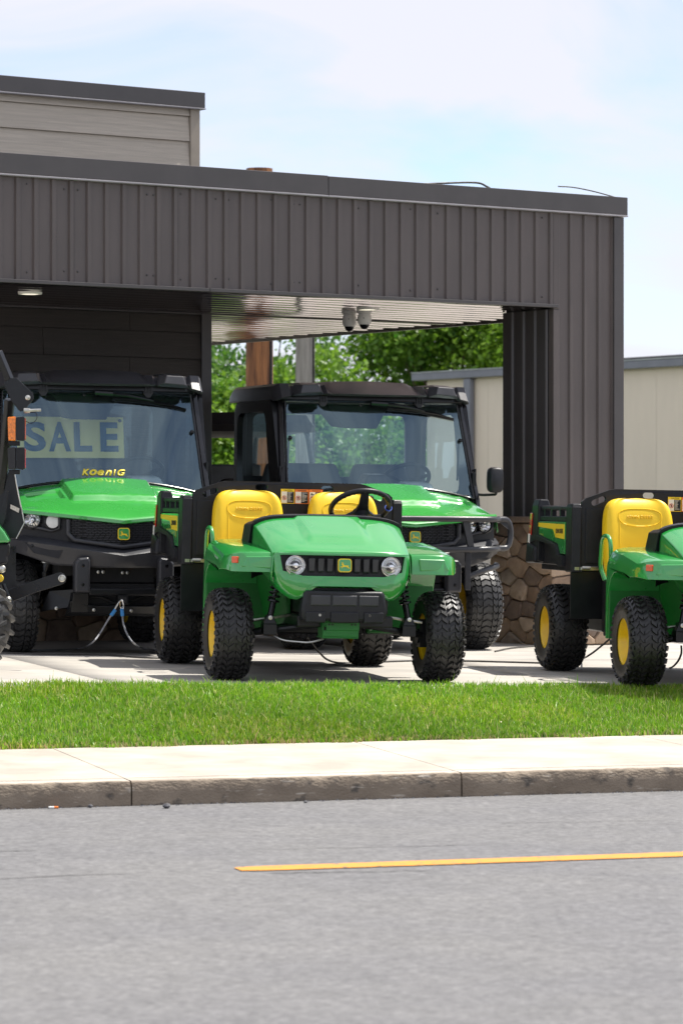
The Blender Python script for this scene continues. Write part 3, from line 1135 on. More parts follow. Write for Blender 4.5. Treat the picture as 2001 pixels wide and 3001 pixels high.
# ------------------------------------------------------------------ trees
def leaf_mat(name, c1, c2, tr=.45):
    m = bpy.data.materials.new(name)
    m.use_nodes = True
    nt = m.node_tree
    b = nt.nodes['Principled BSDF']
    b.inputs['Roughness'].default_value = .45
    a = nt.nodes.new('ShaderNodeAttribute')
    a.attribute_name = 'tint'
    r = nt.nodes.new('ShaderNodeValToRGB')
    r.color_ramp.elements[0].color = (*c1, 1)
    r.color_ramp.elements[1].color = (*c2, 1)
    nt.links.new(a.outputs['Fac'], r.inputs['Fac'])
    nt.links.new(r.outputs['Color'], b.inputs['Base Color'])
    t = nt.nodes.new('ShaderNodeBsdfTranslucent')
    nt.links.new(r.outputs['Color'], t.inputs['Color'])
    mx = nt.nodes.new('ShaderNodeMixShader')
    mx.inputs[0].default_value = tr
    nt.links.new(b.outputs[0], mx.inputs[1])
    nt.links.new(t.outputs[0], mx.inputs[2])
    nt.links.new(mx.outputs[0], nt.nodes['Material Output'].inputs['Surface'])
    return m
LEAF1 = leaf_mat('bright_leaves', (0.045, 0.15, 0.012), (0.21, 0.36, 0.03), .45)
LEAF2 = leaf_mat('mid_leaves', (0.035, 0.12, 0.018), (0.14, 0.27, 0.045), .45)
BARK = mat('bark', (0.09, 0.07, 0.05), .9, var=.4, vscale=9, bump=.8, bscale=20)
def tree(x, y, h, rx, rz, zc, nclump, nleaf, m, label, seed, spread=.34, leaf=.07, cat='tree', name='broadleaf_tree'):
    rng = np.random.default_rng(seed)
    t = thing(name, label, cat, (x, y, -.14), 0, 'trees behind the canopy')
    cl = []
    while len(cl) < nclump:
        p = rng.uniform(-1, 1, 3)
        q = np.linalg.norm(p)
        if q < 1 and q > .25:
            cl.append((p[0] * rx, p[1] * rx, zc + p[2] * rz))
    cl = np.array(cl)
    # trunk and limbs
    mb = MB()
    top = max(0.6, zc - rz * .45)
    mb.tube([(0, 0, 0), (.04, .02, top * .5), (.0, .05, top), (.05, 0, zc + rz * .5)], [.14, .11, .085, .03], 9)
    for i in range(0, nclump, 2):
        c = cl[i]
        s = rng.uniform(.4, .95)
        a = np.array([0.02, 0.03, top * s + .2])
        mid = (a + c) / 2 + rng.normal(0, .1, 3)
        mb.tube([tuple(a), tuple(mid), tuple(c)], [.045, .028, .008], 5)
    mb.build('trunk', BARK, t, smooth=60)
    per = nleaf // nclump
    cs = rng.uniform(.55, 1.25, nclump)
    tint = rng.uniform(.1, .9, nclump)
    C = np.repeat(cl, per, 0) + rng.normal(0, 1, (per * nclump, 3)) * np.array([spread, spread, spread * .7]) * np.repeat(cs, per)[:, None]
    C = C[C[:, 2] > .1]
    N = len(C)
    T = np.clip(np.repeat(tint, per)[:N] + rng.normal(0, .22, N), 0, 1)
    u = rng.normal(0, 1, (N, 3))
    u /= np.linalg.norm(u, axis=1)[:, None]
    v = np.cross(u, rng.normal(0, 1, (N, 3)))
    v /= np.linalg.norm(v, axis=1)[:, None]
    L = leaf * rng.uniform(.6, 1.3, N)[:, None]
    P = np.stack([C - u * L, C + v * L * .55, C + u * L, C - v * L * .55], 1)
    me = bpy.data.meshes.new('crown')
    me.vertices.add(N * 4)
    me.vertices.foreach_set('co', P.reshape(-1))
    me.loops.add(N * 4)
    me.loops.foreach_set('vertex_index', np.arange(N * 4, dtype=np.int32))
    me.polygons.add(N)
    me.polygons.foreach_set('loop_start', (np.arange(N) * 4).astype(np.int32))
    me.update(calc_edges=True)
    ca = np.ones((N, 4, 4))
    ca[:, :, :3] = T[:, None, None]
    at = me.color_attributes.new('tint', 'FLOAT_COLOR', 'POINT')
    at.data.foreach_set('color', ca.reshape(-1))
    me.materials.append(m)
    link('crown', me, t)
    return t
tree(2.45, 72, 6.8, 2.2, 2.3, 4.2, 54, 32000, LEAF1, 'dense bright green tree rising behind the cream warehouse', 21, .46, .075)
tree(-.75, 66, 4.9, 1.3, 1.7, 3.0, 22, 8000, LEAF1, 'loose pale green tree just right of the grey pole', 23, .36, .07)
tree(-1.85, 70, 6.0, 1.7, 2.3, 3.6, 24, 7000, LEAF2, 'sparse mid green tree between the two utility poles', 24, .36, .075)
tree(-2.75, 58, 5.4, 1.2, 2.0, 3.1, 18, 5000, LEAF2, 'sparse tree with sky showing through at the edge of the dark wall', 25, .30, .065)
tree(-2.3, 52, 3.4, 1.7, 1.4, 1.9, 42, 26000, LEAF1, 'low leafy bush behind the dark roofed vehicle', 26, .30, .055, 'bush', 'leafy_bush')
tree(-.3, 62, 3.0, 2.0, 1.4, 1.5, 44, 26000, LEAF2, 'low wide bush seen through the windshield with the bull bar', 27, .36, .06, 'bush', 'leafy_bush')

# ------------------------------------------------------------------ tyres and wheels
def carcass(R_, W, rim, p):
    """Point and normal on the tyre section; p runs from bead (-1) over the tread (0) to the other bead (1)."""
    a = p * math.pi / 2 * 1.12
    sx = math.copysign(abs(math.sin(a)) ** .72, a) * W / 2
    c = math.cos(a)
    rr = rim + (R_ - rim) * (abs(c) ** .40 if c > 0 else 0)
    if abs(p) > .80:
        t = (abs(p) - .80) / .20
        sx *= 1 - .16 * t
    return sx, rr

def tyre_mb(R_, W, rim, style):
    mb = MB()
    lug = .013 if style != 'ag' else .028
    Rc = R_ - lug
    ps = [-1, -.93, -.86, -.78, -.70, -.60, -.48, -.34, -.17, 0, .17, .34, .48, .60, .70, .78, .86, .93, 1]
    mb.lathe([carcass(Rc, W, rim, p) for p in ps], 56)
    def pt(p, a, h):
        x, r = carcass(Rc, W, rim, p)
        x2, r2 = carcass(Rc, W, rim, p + .02)
        x1, r1 = carcass(Rc, W, rim, p - .02)
        tx, tr = x2 - x1, r2 - r1
        l = math.hypot(tx, tr) or 1
        nx, nr = -tr / l, tx / l
        x, r = x + nx * h, r + nr * h
        return (x, r * math.cos(a), r * math.sin(a))
    def block(poly, h, shrink=.84):
        cp = sum(q[0] for q in poly) / len(poly)
        ca = sum(q[1] for q in poly) / len(poly)
        lo = [pt(p, a, -.003) for p, a in poly]
        hi = [pt(cp + (p - cp) * shrink, ca + (a - ca) * shrink, h) for p, a in poly]
        mb.loft([lo, hi])
    if style == 'chevron':
        n = 36
        pitch = 2 * math.pi / n
        cols = [-.40, -.265, -.13, 0, .13, .265, .40]
        for k in range(n):
            a0 = k * pitch
            for i in range(6):
                p0, p1 = cols[i] + .007, cols[i + 1] - .007
                d0, d1 = (0, .55 * pitch) if i % 2 == 0 else (.55 * pitch, 0)
                t = .50 * pitch
                block([(p0, a0 + d0), (p1, a0 + d1), (p1, a0 + d1 + t), (p0, a0 + d0 + t)], lug, .86)
            if k % 2 == 0:
                for sg in (-1, 1):
                    b0 = a0 + (0 if sg < 0 else pitch)
                    block([(sg * .45, b0 + .1 * pitch), (sg * .62, b0 - .15 * pitch), (sg * .72, b0 + .1 * pitch), (sg * .70, b0 + .65 * pitch), (sg * .56, b0 + .75 * pitch)], lug, .82)
                    block([(sg * .45, b0 + 1.05 * pitch), (sg * .55, b0 + 1.0 * pitch), (sg * .60, b0 + 1.55 * pitch), (sg * .46, b0 + 1.65 * pitch)], lug, .82)
                    block([(sg * .63, b0 + 1.05 * pitch), (sg * .70, b0 + 1.0 * pitch), (sg * .71, b0 + 1.5 * pitch), (sg * .64, b0 + 1.45 * pitch)], lug * .8, .8)
    elif style == 'terrain':
        n = 40
        pitch = 2 * math.pi / n
        cols = [-.47, -.285, -.10, .10, .285, .47]
        for k in range(n):
            for i in range(5):
                a0 = (k + (.5 if i % 2 else 0)) * pitch
                p0, p1 = cols[i] + .010, cols[i + 1] - .010
                m = (p0 + p1) / 2
                sk = .38 * pitch * (1 if i % 2 else -1)
                t = .74 * pitch
                block([(p0, a0), (m, a0 + sk), (p1, a0 + sk * .3), (p1, a0 + sk * .3 + t), (m, a0 + sk + t), (p0, a0 + t)], lug, .93)
            if True:
                for sg in (-1, 1):
                    a0 = k * pitch
                    w = .72 if k % 2 else .66
                    block([(sg * .49, a0), (sg * w, a0 + .05 * pitch), (sg * w, a0 + .62 * pitch), (sg * .49, a0 + .72 * pitch)], lug, .9)
    elif style == 'ag':
        n = 20
        pitch = 2 * math.pi / n
        for k in range(n):
            for sg in (-1, 1):
                a0 = (k + (.5 if sg > 0 else 0)) * pitch
                block([(sg * -.03, a0 + .60 * pitch), (sg * .40, a0 + .18 * pitch), (sg * .74, a0), (sg * .74, a0 + .24 * pitch), (sg * .40, a0 + .44 * pitch), (sg * -.03, a0 + .84 * pitch)], lug, .84)
    return mb

def rim_mb(rim, W, deep=.10):
    mb = MB()
    o = W * .40
    mb.lathe([(-o, rim + .006), (-o + .012, rim + .004), (-o + .02, rim * .95), (-.02, rim * .86), (o - .035, rim * .90), (o - .015, rim * .95), (o - .006, rim + .008), (o + .002, rim + .006), (o, rim * .97),
              (o - .022, rim * .90), (o - deep * .6, rim * .84), (o - deep * .75, rim * .76), (o - deep * .62, rim * .62), (o - deep * .70, rim * .44), (o - deep * .35, rim * .36), (o - deep * .35, 0)], 44)
    mb.lathe([(-o + .02, rim * .95), (-.01, rim * .84), (o - deep * .8, rim * .80), (o - deep * .85, rim * .3), (o - deep * .85, 0)], 44)
    return mb

_TY = {}
def wheel(parent, x, y, R_, W, rim, style, outer, deep=.10, ym=None, dusty=True):
    """Wheel part: yellow rim > tyre, hub."""
    key = (R_, W, rim, style, deep)
    if key not in _TY:
        _TY[key] = (rim_mb(rim, W, deep).mesh('wheel', YPAINT, 40), tyre_mb(R_, W, rim, style).mesh('tyre', RUBBERD if dusty else RUBBER, 32),
                    MB().lathe([(W * .40 - deep * .36, rim * .22), (W * .40 - deep * .1, rim * .2), (W * .40 - deep * .05, 0)], 16).mesh('hub', BLACKM, 40))
    wm, tm, hm = _TY[key]
    w = link('wheel', wm, parent)
    w.location = (x, y, R_ - .006)
    w.rotation_euler = (random.uniform(0, 6), 0, 0 if outer > 0 else math.pi)
    link('tyre', tm, w)
    if style != 'chevron':
        link('hub', hm, w)
    return w

# ------------------------------------------------------------------ open utility cart
def mirror(fn):
    for sg in (-1, 1):
        fn(sg)

def make_cart():
    root = thing('utility_cart', 'green open utility cart with yellow seats, whole in view in front of the cab vehicles', 'utility cart', (0, 0, 0), 0, 'open utility carts on the pad')
    # ---- hood: one skin from dash to fascia crease, with side skirts
    YF, YR = -.36, .17
    US = [0, .12, .24, .34, .41, .46, .52, .62, .74, .84, .91, .955, .985, 1.0]
    us = [-u for u in US[::-1]] + US[1:]
    def hood(u, t):
        hw = .412 + .040 * t
        x = hw * u
        y = YF + (YR - YF) * t + (1 - t) ** 2 * .055 * abs(u) ** 4
        z = .775 + .195 * (t ** .88) + .012 * t * (1 - u * u)
        z -= (.030 + .012 * t) * abs(u) ** 7
        z += .013 * (1 - sstep(.41, .46, abs(u))) * sstep(.16, .42, t)
        return (x, y, z)
    rows = []
    for i in range(25):
        t = i / 24
        row = [hood(u, t) for u in us]
        L, Rr = row[0], row[-1]
        zb = .60 + .10 * t
        sk = []
        for q in (.12, .35, 1.0):
            sk.append((-.010 * q, 0, q))
        left = [(L[0] - .012 * q ** .5, L[1], L[2] + (zb - L[2]) * q) for q in (1.0, .55, .22, .07)]
        right = [(Rr[0] + .012 * q ** .5, Rr[1], Rr[2] + (zb - Rr[2]) * q) for q in (.07, .22, .55, 1.0)]
        rows.append(left + row + right)
    mb = MB().grid(rows)
    mb.build('hood', GREEN, root, smooth=50, thick=.006)
    # ---- front fascia: ring round the grille recess with the scooped lower lip
    def outer_pts():
        up = [(-.412, .765), (-.405, .772), (-.30, .774), (-.15, .775), (0, .775), (.15, .775), (.30, .774), (.405, .772), (.412, .765)]
        rt = [(.414, .72), (.412, .66), (.402, .60), (.385, .56), (.35, .522), (.31, .499), (.275, .494), (.258, .512), (.246, .545), (.232, .560), (.20, .566), (.10, .567)]
        lo = [(0, .567)]
        lf = [(-x, z) for x, z in rt[::-1]]
        return up + rt + lo + lf
    op = outer_pts()
    def inner(x, z):
        # matching point on the grille opening, by angle
        c = (0, .697)
        hw_t, hw_b, ht, hb = .374, .352, .060, .060
        ang = math.atan2((z - c[1]) * 5.0, x - c[0])
        dx, dz = math.cos(ang), math.sin(ang)
        k = 1e9
        k = min(k, (.366) / abs(dx) if abs(dx) > 1e-6 else 1e9, (.061 * 5) / abs(dz) if abs(dz) > 1e-6 else 1e9)
        xx, zz = dx * k, c[1] + dz * k / 5.0
        return (xx * (1 + .03 * (zz - c[1]) / .06), zz)
    ip = [inner(x, z) for x, z in op]
    def yplan(x):
        return YF - .022 + .075 * abs(x / .412) ** 4
    mid1 = [(a[0] * .12 + b[0] * .88, a[1] * .12 + b[1] * .88) for a, b in zip(op, ip)]
    mid2 = [(a[0] * .85 + b[0] * .15, a[1] * .85 + b[1] * .15) for a, b in zip(op, ip)]
    loops = [[(x, yplan(x) + .055, z) for x, z in ip], [(x, yplan(x) + .004, z) for x, z in ip], [(x, yplan(x), z) for x, z in mid1], [(x, yplan(x) + .001 - .010 * sstep(.66, .60, z), z) for x, z in mid2],
             [(x, yplan(x) + .020, z) for x, z in op], [(x * 1.004, yplan(x) + .10, z + .003) for x, z in op], [(x * 1.01, yplan(x) + .30, z + (.0 if z > .7 else .03)) for x, z in op]]
    MB().loft(loops, caps=False).build('front_fascia', GREEN, root, smooth=50)
    # ---- grille panel, slats, lamps, badge
    pl = [(x * .995, z) for x, z in ip]
    mb = MB()
    mb.loft([[(x, yplan(x) + .030, z) for x, z in pl], [(x, yplan(x) + .060, z) for x, z in pl]])
    gp = mb.build('grille_panel', BLACKP, root, smooth=30)
    for k in range(8):
        xc = -.192 + .0548 * k
        mb = MB()
        mb.loft([[(xc - .021, yplan(xc) + .030, .742), (xc + .021, yplan(xc) + .030, .742), (xc + .019, yplan(xc) + .030, .655), (xc - .019, yplan(xc) + .030, .655)],
                 [(xc - .018, yplan(xc) + .010, .740), (xc + .018, yplan(xc) + .010, .740), (xc + .015, yplan(xc) + .016, .665), (xc - .015, yplan(xc) + .016, .665)]])
        mb.build('grille_slat', GREYP, gp, smooth=0, bevel=.003)
    emblem(root, (.0, yplan(0) - .008, .702), (1, 0, 0), (0, .05, 1), .082, .080)
    # ---- lamps
    def lamp(sg):
        xc, zc = sg * .289, .697
        yb = yplan(xc) + .012
        mb = MB().lathe([(.035, .0), (.030, .022), (.012, .045), (0, .058), (-.004, .060)], 32, 'y', Matrix.Translation((xc, yb, zc)))
        h = mb.build('headlight', CHROME, root)
        mb = MB().lathe([(-.024, 0), (-.022, .014), (.02, .016)], 20, 'y', Matrix.Translation((xc, yb, zc)))
        for q in (.034, .046):
            mb.tube([(xc + q * math.cos(a), yb + .030 - q * .5, zc + q * math.sin(a)) for a in [2 * math.pi * k / 28 for k in range(28)]], .0028, 5, closed=True)
        mb.box((xc - .052, yb + .010, zc - .004), (xc + .052, yb + .014, zc + .004))
        mb.build('bulb_shield', CHROME, h)
        mb = MB().lathe([(-.004, .060), (-.013, .045), (-.018, .020), (-.019, 0)], 32, 'y', Matrix.Translation((xc, yb, zc)))
        mb.build('lens', GLASSL, h)
    mirror(lamp)
    # ---- bumper: black moulded bar with recessed panels
    out = [(-.232, .552), (.232, .552), (.246, .535), (.262, .44), (.258, .388), (.245, .372), (-.245, .372), (-.258, .388), (-.262, .44), (-.246, .535)]
    mb = MB()
    mb.loft([[(x * .97, -.30, z) for x, z in out], [(x, -.36, z) for x, z in out], [(x * .985, -.402, z * .99 + .005) for x, z in out], [(x * .93, -.416, .46 + (z - .46) * .88) for x, z in out]])
    bump_ = mb.build('bumper', BLACKP, root, smooth=40, bevel=.006)
    for a, b in ((-.205, -.085), (-.075, .075), (.085, .205)):
        q = [(a, .525), (b, .525), (b, .462), (a, .462)]
        cx = (a + b) / 2
        mb = MB().loft([[(x, -.410, z) for x, z in q], [(x, -.418, z) for x, z in q], [(cx + (x - cx) * .9, -.4225, .4935 + (z - .4935) * .8) for x, z in q]])
        mb.build('bumper_panel', GREYP, bump_, smooth=0, bevel=.003)
    for a, b in ((-.235, -.115), (-.085, .085), (.115, .235)):
        mb = MB().box((a, -.428, .362), (b, -.392, .428))
        mb.build('bumper_foot', BLACKP, bump_, smooth=0, bevel=.008)
    for x in (-.15, .15):
        mb = MB().lathe([(.0, .013), (-.006, .013), (-.010, .008), (-.010, 0)], 12, 'y', Matrix.Translation((x, -.418, .408)))
        mb.build('bolt', STEEL, bump_)
    # ---- hitch plate
    mb = MB()
    mb.box((-.105, -.345, .335), (.100, -.335, .375)).box((-.095, -.352, .315), (.105, -.343, .365)).box((-.115, -.348, .278), (.102, -.325, .316))
    mb.box((-.115, -.345, .27), (-.107, -.20, .36)).box((.094, -.345, .27), (.102, -.20, .36)).box((-.115, -.345, .268), (.102, -.15, .277))
    hp = mb.build('hitch_plate', GREENP, root, smooth=0, bevel=.003)
    mb = MB()
    for x in (-.078, -.058, .058, .080):
        mb.cyl((x, -.3535, .350), (x, -.350, .350), .0055, 10)
    mb.build('bolt_hole', DARKIN, hp)
    # ---- fenders
    def fender(sg):
        cols = [(.400, 0.0, 0.0, 0), (.50, 0.0, .002, 0), (.595, .005, .0, 0), (.635, .02, -.003, .0), (.675, .075, -.012, .0), (.703, .14, -.028, .0), (.717, .22, -.065, .0), (.721, .27, -.115, 1)]
        loops = []
        for x, dy, dz, l in cols:
            f = dy
            lp = [(-.275 + f, .652 + .012 * (dy > .1)), (-.268 + f, .735 + dz * .6), (-.248 + f, .768 + dz), (-.20 + f, .778 + dz), (.20, .815 + dz), (.46, .838 + dz), (.52, .825 + dz), (.545, .77 + dz * .5), (.555, .62), (.56, .40), (.555, .27), (.535, .27),
                  (.53, .42), (.51, .55), (.46, .640), (.38, .680), (.25, .690)] + [(.25 + (-.275 + f - .25) * q, .690 - .036 * q * q) for q in (.4, .7, .9)]
            loops.append([(sg * x, y, z) for y, z in lp])
        mb = MB().loft(loops)
        fo = mb.build('fender', GREEN, root, smooth=38, bevel=.010, seg=3)
        # pressed ledge along the front face
        q = [(.44, .748), (.605, .745), (.635, .68), (.45, .672)]
        mb = MB().loft([[(sg * x, -.268 + .02 * (x > .58), z) for x, z in q], [(sg * (.53 + (x - .53) * .97), -.2815 + .02 * (x > .58), .71 + (z - .71) * .95) for x, z in q]])
        mb.build('fender_panel', GREEN, fo, smooth=0, bevel=.006, seg=3)
        # reflector on the chamfered corner
        if sg < 0:
            M = Matrix.Translation((-.659, -.218, .722)) @ Matrix.Rotation(rad(-52), 4, 'Z')
            mb = MB().box((-.024, -.010, -.019), (.024, .010, .019), M)
            mb.build('side_reflector', ORANGE, fo, smooth=0, bevel=.004)
    mirror(fender)
    # ---- wheel-house walls and footwell tub
    def house(sg):
        mb = MB()
        mb.box((sg * .30, .50, .27), (sg * .716, .528, .72))
        mb.loft([[(sg * .265, .06, .36), (sg * .265, .06, .60), (sg * .33, .06, .73), (sg * .35, .06, .73), (sg * .28, .06, .36)], [(sg * .305, .51, .28), (sg * .30, .51, .60), (sg * .42, .51, .76), (sg * .44, .51, .76), (sg * .33, .51, .28)]])
        mb.build('wheel_house', GREENP, root, smooth=0, bevel=.008)
        if sg < 0:
            mb = MB().tube(round_path([(-.615, .83, .62), (-.632, .80, .90), (-.632, 1.01, .905), (-.625, 1.07, .70), (-.60, 1.04, .62)], .09), .014, 10)
            mb.build('hip_rail', GREEN, root, smooth=60)
        mb = MB().box((sg * .28, .53, .26), (sg * .56, 1.22, .30))
        mb.build('floor_pan', BLACKP, root, smooth=0, bevel=.006)
    mirror(house)
    mb = MB().box((-.29, -.28, .33), (.29, .5, .40)).box((-.28, .50, .26), (.28, 2.4, .36)).box((-.55, .72, .28), (.55, 1.30, .62)).box((-.40, 1.45, .26), (.40, 2.45, .58)).box((-.26, -.27, .41), (.26, .45, .72))
    mb.build('chassis', BLACKM, root, smooth=0, bevel=.01)
    # ---- dash
    rows = []
    for i in range(9):
        t = i / 8
        rows.append([((.456 - .03 * t) * u, YR - .008 + .20 * t, .982 + .012 * (1 - u * u) - .034 * abs(u) ** 7 + .012 * math.sin(math.pi * min(1, t * 1.6)) - .05 * t * t) for u in us])
    top = rows
    first = [(x, y + .002, z - .05) for x, y, z in rows[0]]
    last = [(x, y, z - .30) for x, y, z in rows[-1]]
    MB().grid([first] + rows + [last]).build('dashboard', BLACKP, root, smooth=50, thick=.01)
    def dtrim(sg):
        mb = MB().loft([[(sg * .47, YR - .01, .93), (sg * .475, YR + .20, .93), (sg * .44, YR + .20, .95), (sg * .44, YR - .01, .96)], [(sg * .475, YR + .05, .80), (sg * .48, YR + .28, .80), (sg * .44, YR + .28, .80), (sg * .44, YR + .05, .80)]])
        mb.build('dash_trim', BLACKP, root, smooth=0, bevel=.006)
    mirror(dtrim)
    # ---- steering wheel and column
    C = Vector((.240, .50, 1.048))
    n = Vector((-.03, .57, .82)).normalized()
    xx = Vector((1, 0, 0))
    xx = (xx - n * xx.dot(n)).normalized()
    yy = n.cross(xx)
    RW = .182
    ring = [tuple(C + (xx * math.cos(a) + yy * math.sin(a)) * RW) for a in [2 * math.pi * k / 56 for k in range(56)]]
    sw = MB().tube(ring, .0165, 10, closed=True).build('steering_wheel', BLACKP, root, smooth=60)
    mb = MB()
    for k in range(0, 30):
        a = rad(-62) + k * rad(304) / 29 + rad(90)
        c = C + (xx * math.cos(a) + yy * math.sin(a)) * (RW - .001) - n * .013
        t = (-xx * math.sin(a) + yy * math.cos(a))
        mb.tube([tuple(c - t * .006), tuple(c + t * .006)], .0075, 6)
    mb.build('finger_grip', BLACKM, sw)
    mb = MB()
    for a in (rad(-90), rad(35), rad(145)):
        e = C + (xx * math.cos(a) + yy * math.sin(a)) * RW
        h = C - n * .045
        w_ = (-xx * math.sin(a) + yy * math.cos(a))
        mb.loft([[tuple(h + w_ * s * .05 + n * q) for s, q in ((-1, -.012), (1, -.012), (1, .012), (-1, .012))], [tuple((h + e) / 2 + w_ * s * .03 - n * .018 + n * q) for s, q in ((-1, -.010), (1, -.010), (1, .010), (-1, .010))], [tuple(e + w_ * s * .024 + n * q) for s, q in ((-1, -.008), (1, -.008), (1, .008), (-1, .008))]])
    mb.lathe([(-.075, .03), (-.05, .055), (-.03, .055), (-.022, .04), (-.022, 0)], 20, 'z', frame(tuple(C), tuple(xx), tuple(yy)))
    mb.build('wheel_spoke', BLACKP, sw, smooth=40, bevel=.004)
    mb = MB().tube([tuple(C - n * .05), tuple(C - n * .35)], .032, 12)
    mb.build('steering_column', BLACKP, root)
    a = rad(2)
    c = C + (xx * math.cos(a) + yy * math.sin(a)) * RW
    t = (-xx * math.sin(a) + yy * math.cos(a))
    mb = MB().lathe([(-.004, .019), (-.004, .024), (.004, .024), (.004, .019)], 18, 'z', frame(tuple(c), tuple(xx), tuple(n)))
    mb.build('blue_tag_band', mat('blue_band', (.02, .08, .45), .35), sw)
    # ---- seats
    def seat(sg):
        xc = sg * .310 - .012
        prof = [(.60, .215, .05), (.68, .228, .07), (.78, .232, .082), (.88, .232, .088), (.97, .228, .086), (1.04, .222, .080), (1.09, .208, .070), (1.122, .184, .054), (1.139, .15, .036), (1.146, .10, .02)]
        loops = []
        for z, hw, dp in prof:
            yc = 1.235 + (z - .6) * .20
            lp = []
            for k in range(28):
                a = 2 * math.pi * k / 28
                c, s_ = math.cos(a), math.sin(a)
                x = hw * math.copysign(abs(c) ** .45, c)
                yv = dp * math.copysign(abs(s_) ** .6, s_)
                # side bolsters stand forward, the middle is dished
                yv += -.022 * sstep(.55, .92, abs(x) / hw) * (s_ < 0) + .014 * (1 - (x / hw) ** 2) * (s_ < 0)
                lp.append((xc + x, yc + yv, z))
            loops.append(lp)
        so = MB().loft(loops).build('seat', YELLOW, root, smooth=180, sub=1)
        # headrest panel: raised D outline and pressed lettering
        bpy.context.view_layer.update()
        from mathutils.bvhtree import BVHTree
        bvh = BVHTree.FromObject(so, bpy.context.evaluated_depsgraph_get())
        def face_y(x, z):
            hit = bvh.ray_cast(Vector((xc + x, .5, z)), Vector((0, 1, 0)))[0]
            return hit.y if hit else 1.2
        pth = []
        for k in range(72):
            q = 2 * math.pi * k / 72
            x = .142 * math.copysign(abs(math.cos(q)) ** .72, math.cos(q))
            z = 1.022 + (.054 * math.sin(q) ** .62 if math.sin(q) > 0 else -.056 * abs(math.sin(q)) ** 1.05)
            pth.append((xc + x, face_y(x, z) + .0005, z))
        MB().tube(pth, .0042, 6, closed=True).build('seat_piping', YELLOW, so, smooth=60)
        mb = MB()
        for sx in (-1, 1):
            mb.tube([(xc + sx * .138, face_y(sx * .138, z) + .0005, z) for k, z in enumerate([1.0, .96, .92, .88, .84, .80, .76, .70])], .0035, 6)
        mb.build('seat_seam', YELLOW, so, smooth=60)
        tx = text('seat_lettering', 'JOHN DEERE', .172, frame((xc, face_y(0, 1.022) - .001, 1.022), (1, 0, 0), (0, .2, 1)), mat('pressed_yellow', (.72, .46, .006), .45), so, height=.026, extrude=.004, bold=.012)
        cu = []
        for y0, z, hw, ht in ((.72, .57, .20, .06), (.75, .58, .215, .085), (.95, .585, .22, .09), (1.15, .57, .22, .085), (1.26, .56, .21, .07)):
            cu.append([(xc + hw * math.copysign(abs(math.cos(a)) ** .5, math.cos(a)), y0, z + ht * math.copysign(abs(math.sin(a)) ** .6, math.sin(a))) for a in [2 * math.pi * k / 20 for k in range(20)]])
        MB().loft(cu).build('seat_cushion', YELLOW, so, smooth=180, sub=1)
    mirror(seat)
    # ---- cargo box headboard with hand slots
    yb = 1.46
    ol = [(-.655, .70), (-.655, 1.118), (-.63, 1.140), (-.475, 1.196), (-.44, 1.203), (.44, 1.203), (.475, 1.196), (.63, 1.140), (.655, 1.118), (.655, .70)]
    def slot(x0, z0, x1, z1, r):
        a = math.atan2(z1 - z0, x1 - x0)
        pts = []
        for k in range(9):
            q = a - math.pi / 2 + math.pi * k / 8
            pts.append((x1 + r * math.cos(q), z1 + r * math.sin(q)))
        for k in range(9):
            q = a + math.pi / 2 + math.pi * k / 8
            pts.append((x0 + r * math.cos(q), z0 + r * math.sin(q)))
        return pts
    holes = [slot(-.575, 1.112, -.515, 1.138, .019), slot(-.232, 1.166, -.188, 1.166, .019), slot(.20, 1.166, .244, 1.166, .019), slot(.515, 1.138, .575, 1.112, .019)]
    hb = plate('headboard', [ol] + holes, .018, frame((0, yb, 0), (1, 0, 0), (0, 0, 1)), BLACKP, root, bevel=.006)
    mb = MB().box((-.63, yb - .026, .72), (.63, yb - .0185, 1.075))
    mb.build('headboard_panel', BLACKP, hb, smooth=0, bevel=.006)
    # warning stickers
    for i, (m1, ic) in enumerate(((DECY, 0), (DECO, 1), (DECO, 2))):
        x0 = -.085 + i * .0925
        yy_ = yb - .0275
        M = frame((x0 + .045, yy_, 1.112), (1, 0, 0), (0, 0, 1))
        st = MB().box((-.045, -.047, 0), (.045, .047, .0012), M).build('warning_sticker', m1, root, smooth=0)
        MB().box((-.041, -.043, .0013), (-.004, .030, .0022), M).build('sticker_picture', DECW, st, smooth=0)
        MB().box((-.003, -.043, .0013), (.041, .030, .0022), M).build('sticker_block', DECB, st, smooth=0)
        mb = MB()
        for k in range(8):
            w = random.uniform(.016, .036)
            mb.box((.001, .022 - k * .0078, .0023), (.001 + w, .0235 - k * .0078 + .001, .0028), M)
        mb.build('sticker_lines', DECW, st, smooth=0)
        ring_ = [tuple(M @ Vector((-.0225 + .013 * math.cos(a), -.010 + .013 * math.sin(a), .003))) for a in [2 * math.pi * k / 20 for k in range(20)]]
        mb = MB().tube(ring_, .0017, 5, closed=True)
        mb.tube([tuple(M @ Vector((-.0315, -.001, .003))), tuple(M @ Vector((-.0135, -.019, .003)))], .0016, 5)
        mb.build('ban_sign', DECR, st)
        mb = MB().box((-.026, -.018, .0023), (-.019, -.002, .0028), M).box((-.029, -.008, .0023), (-.016, -.005, .0028), M)
        if ic == 2:
            mb.box((-.034, .010, .0023), (-.011, .016, .0028), M).box((-.030, .016, .0023), (-.024, .024, .0028), M)
        mb.build('sticker_figure', DECB, st, smooth=0)
        text('sticker_heading', 'CAUTION' if ic == 0 else 'WARNING', .055, M @ Matrix.Translation((.002, .0385, .0013)), DECB, st, height=.009, extrude=.0008)
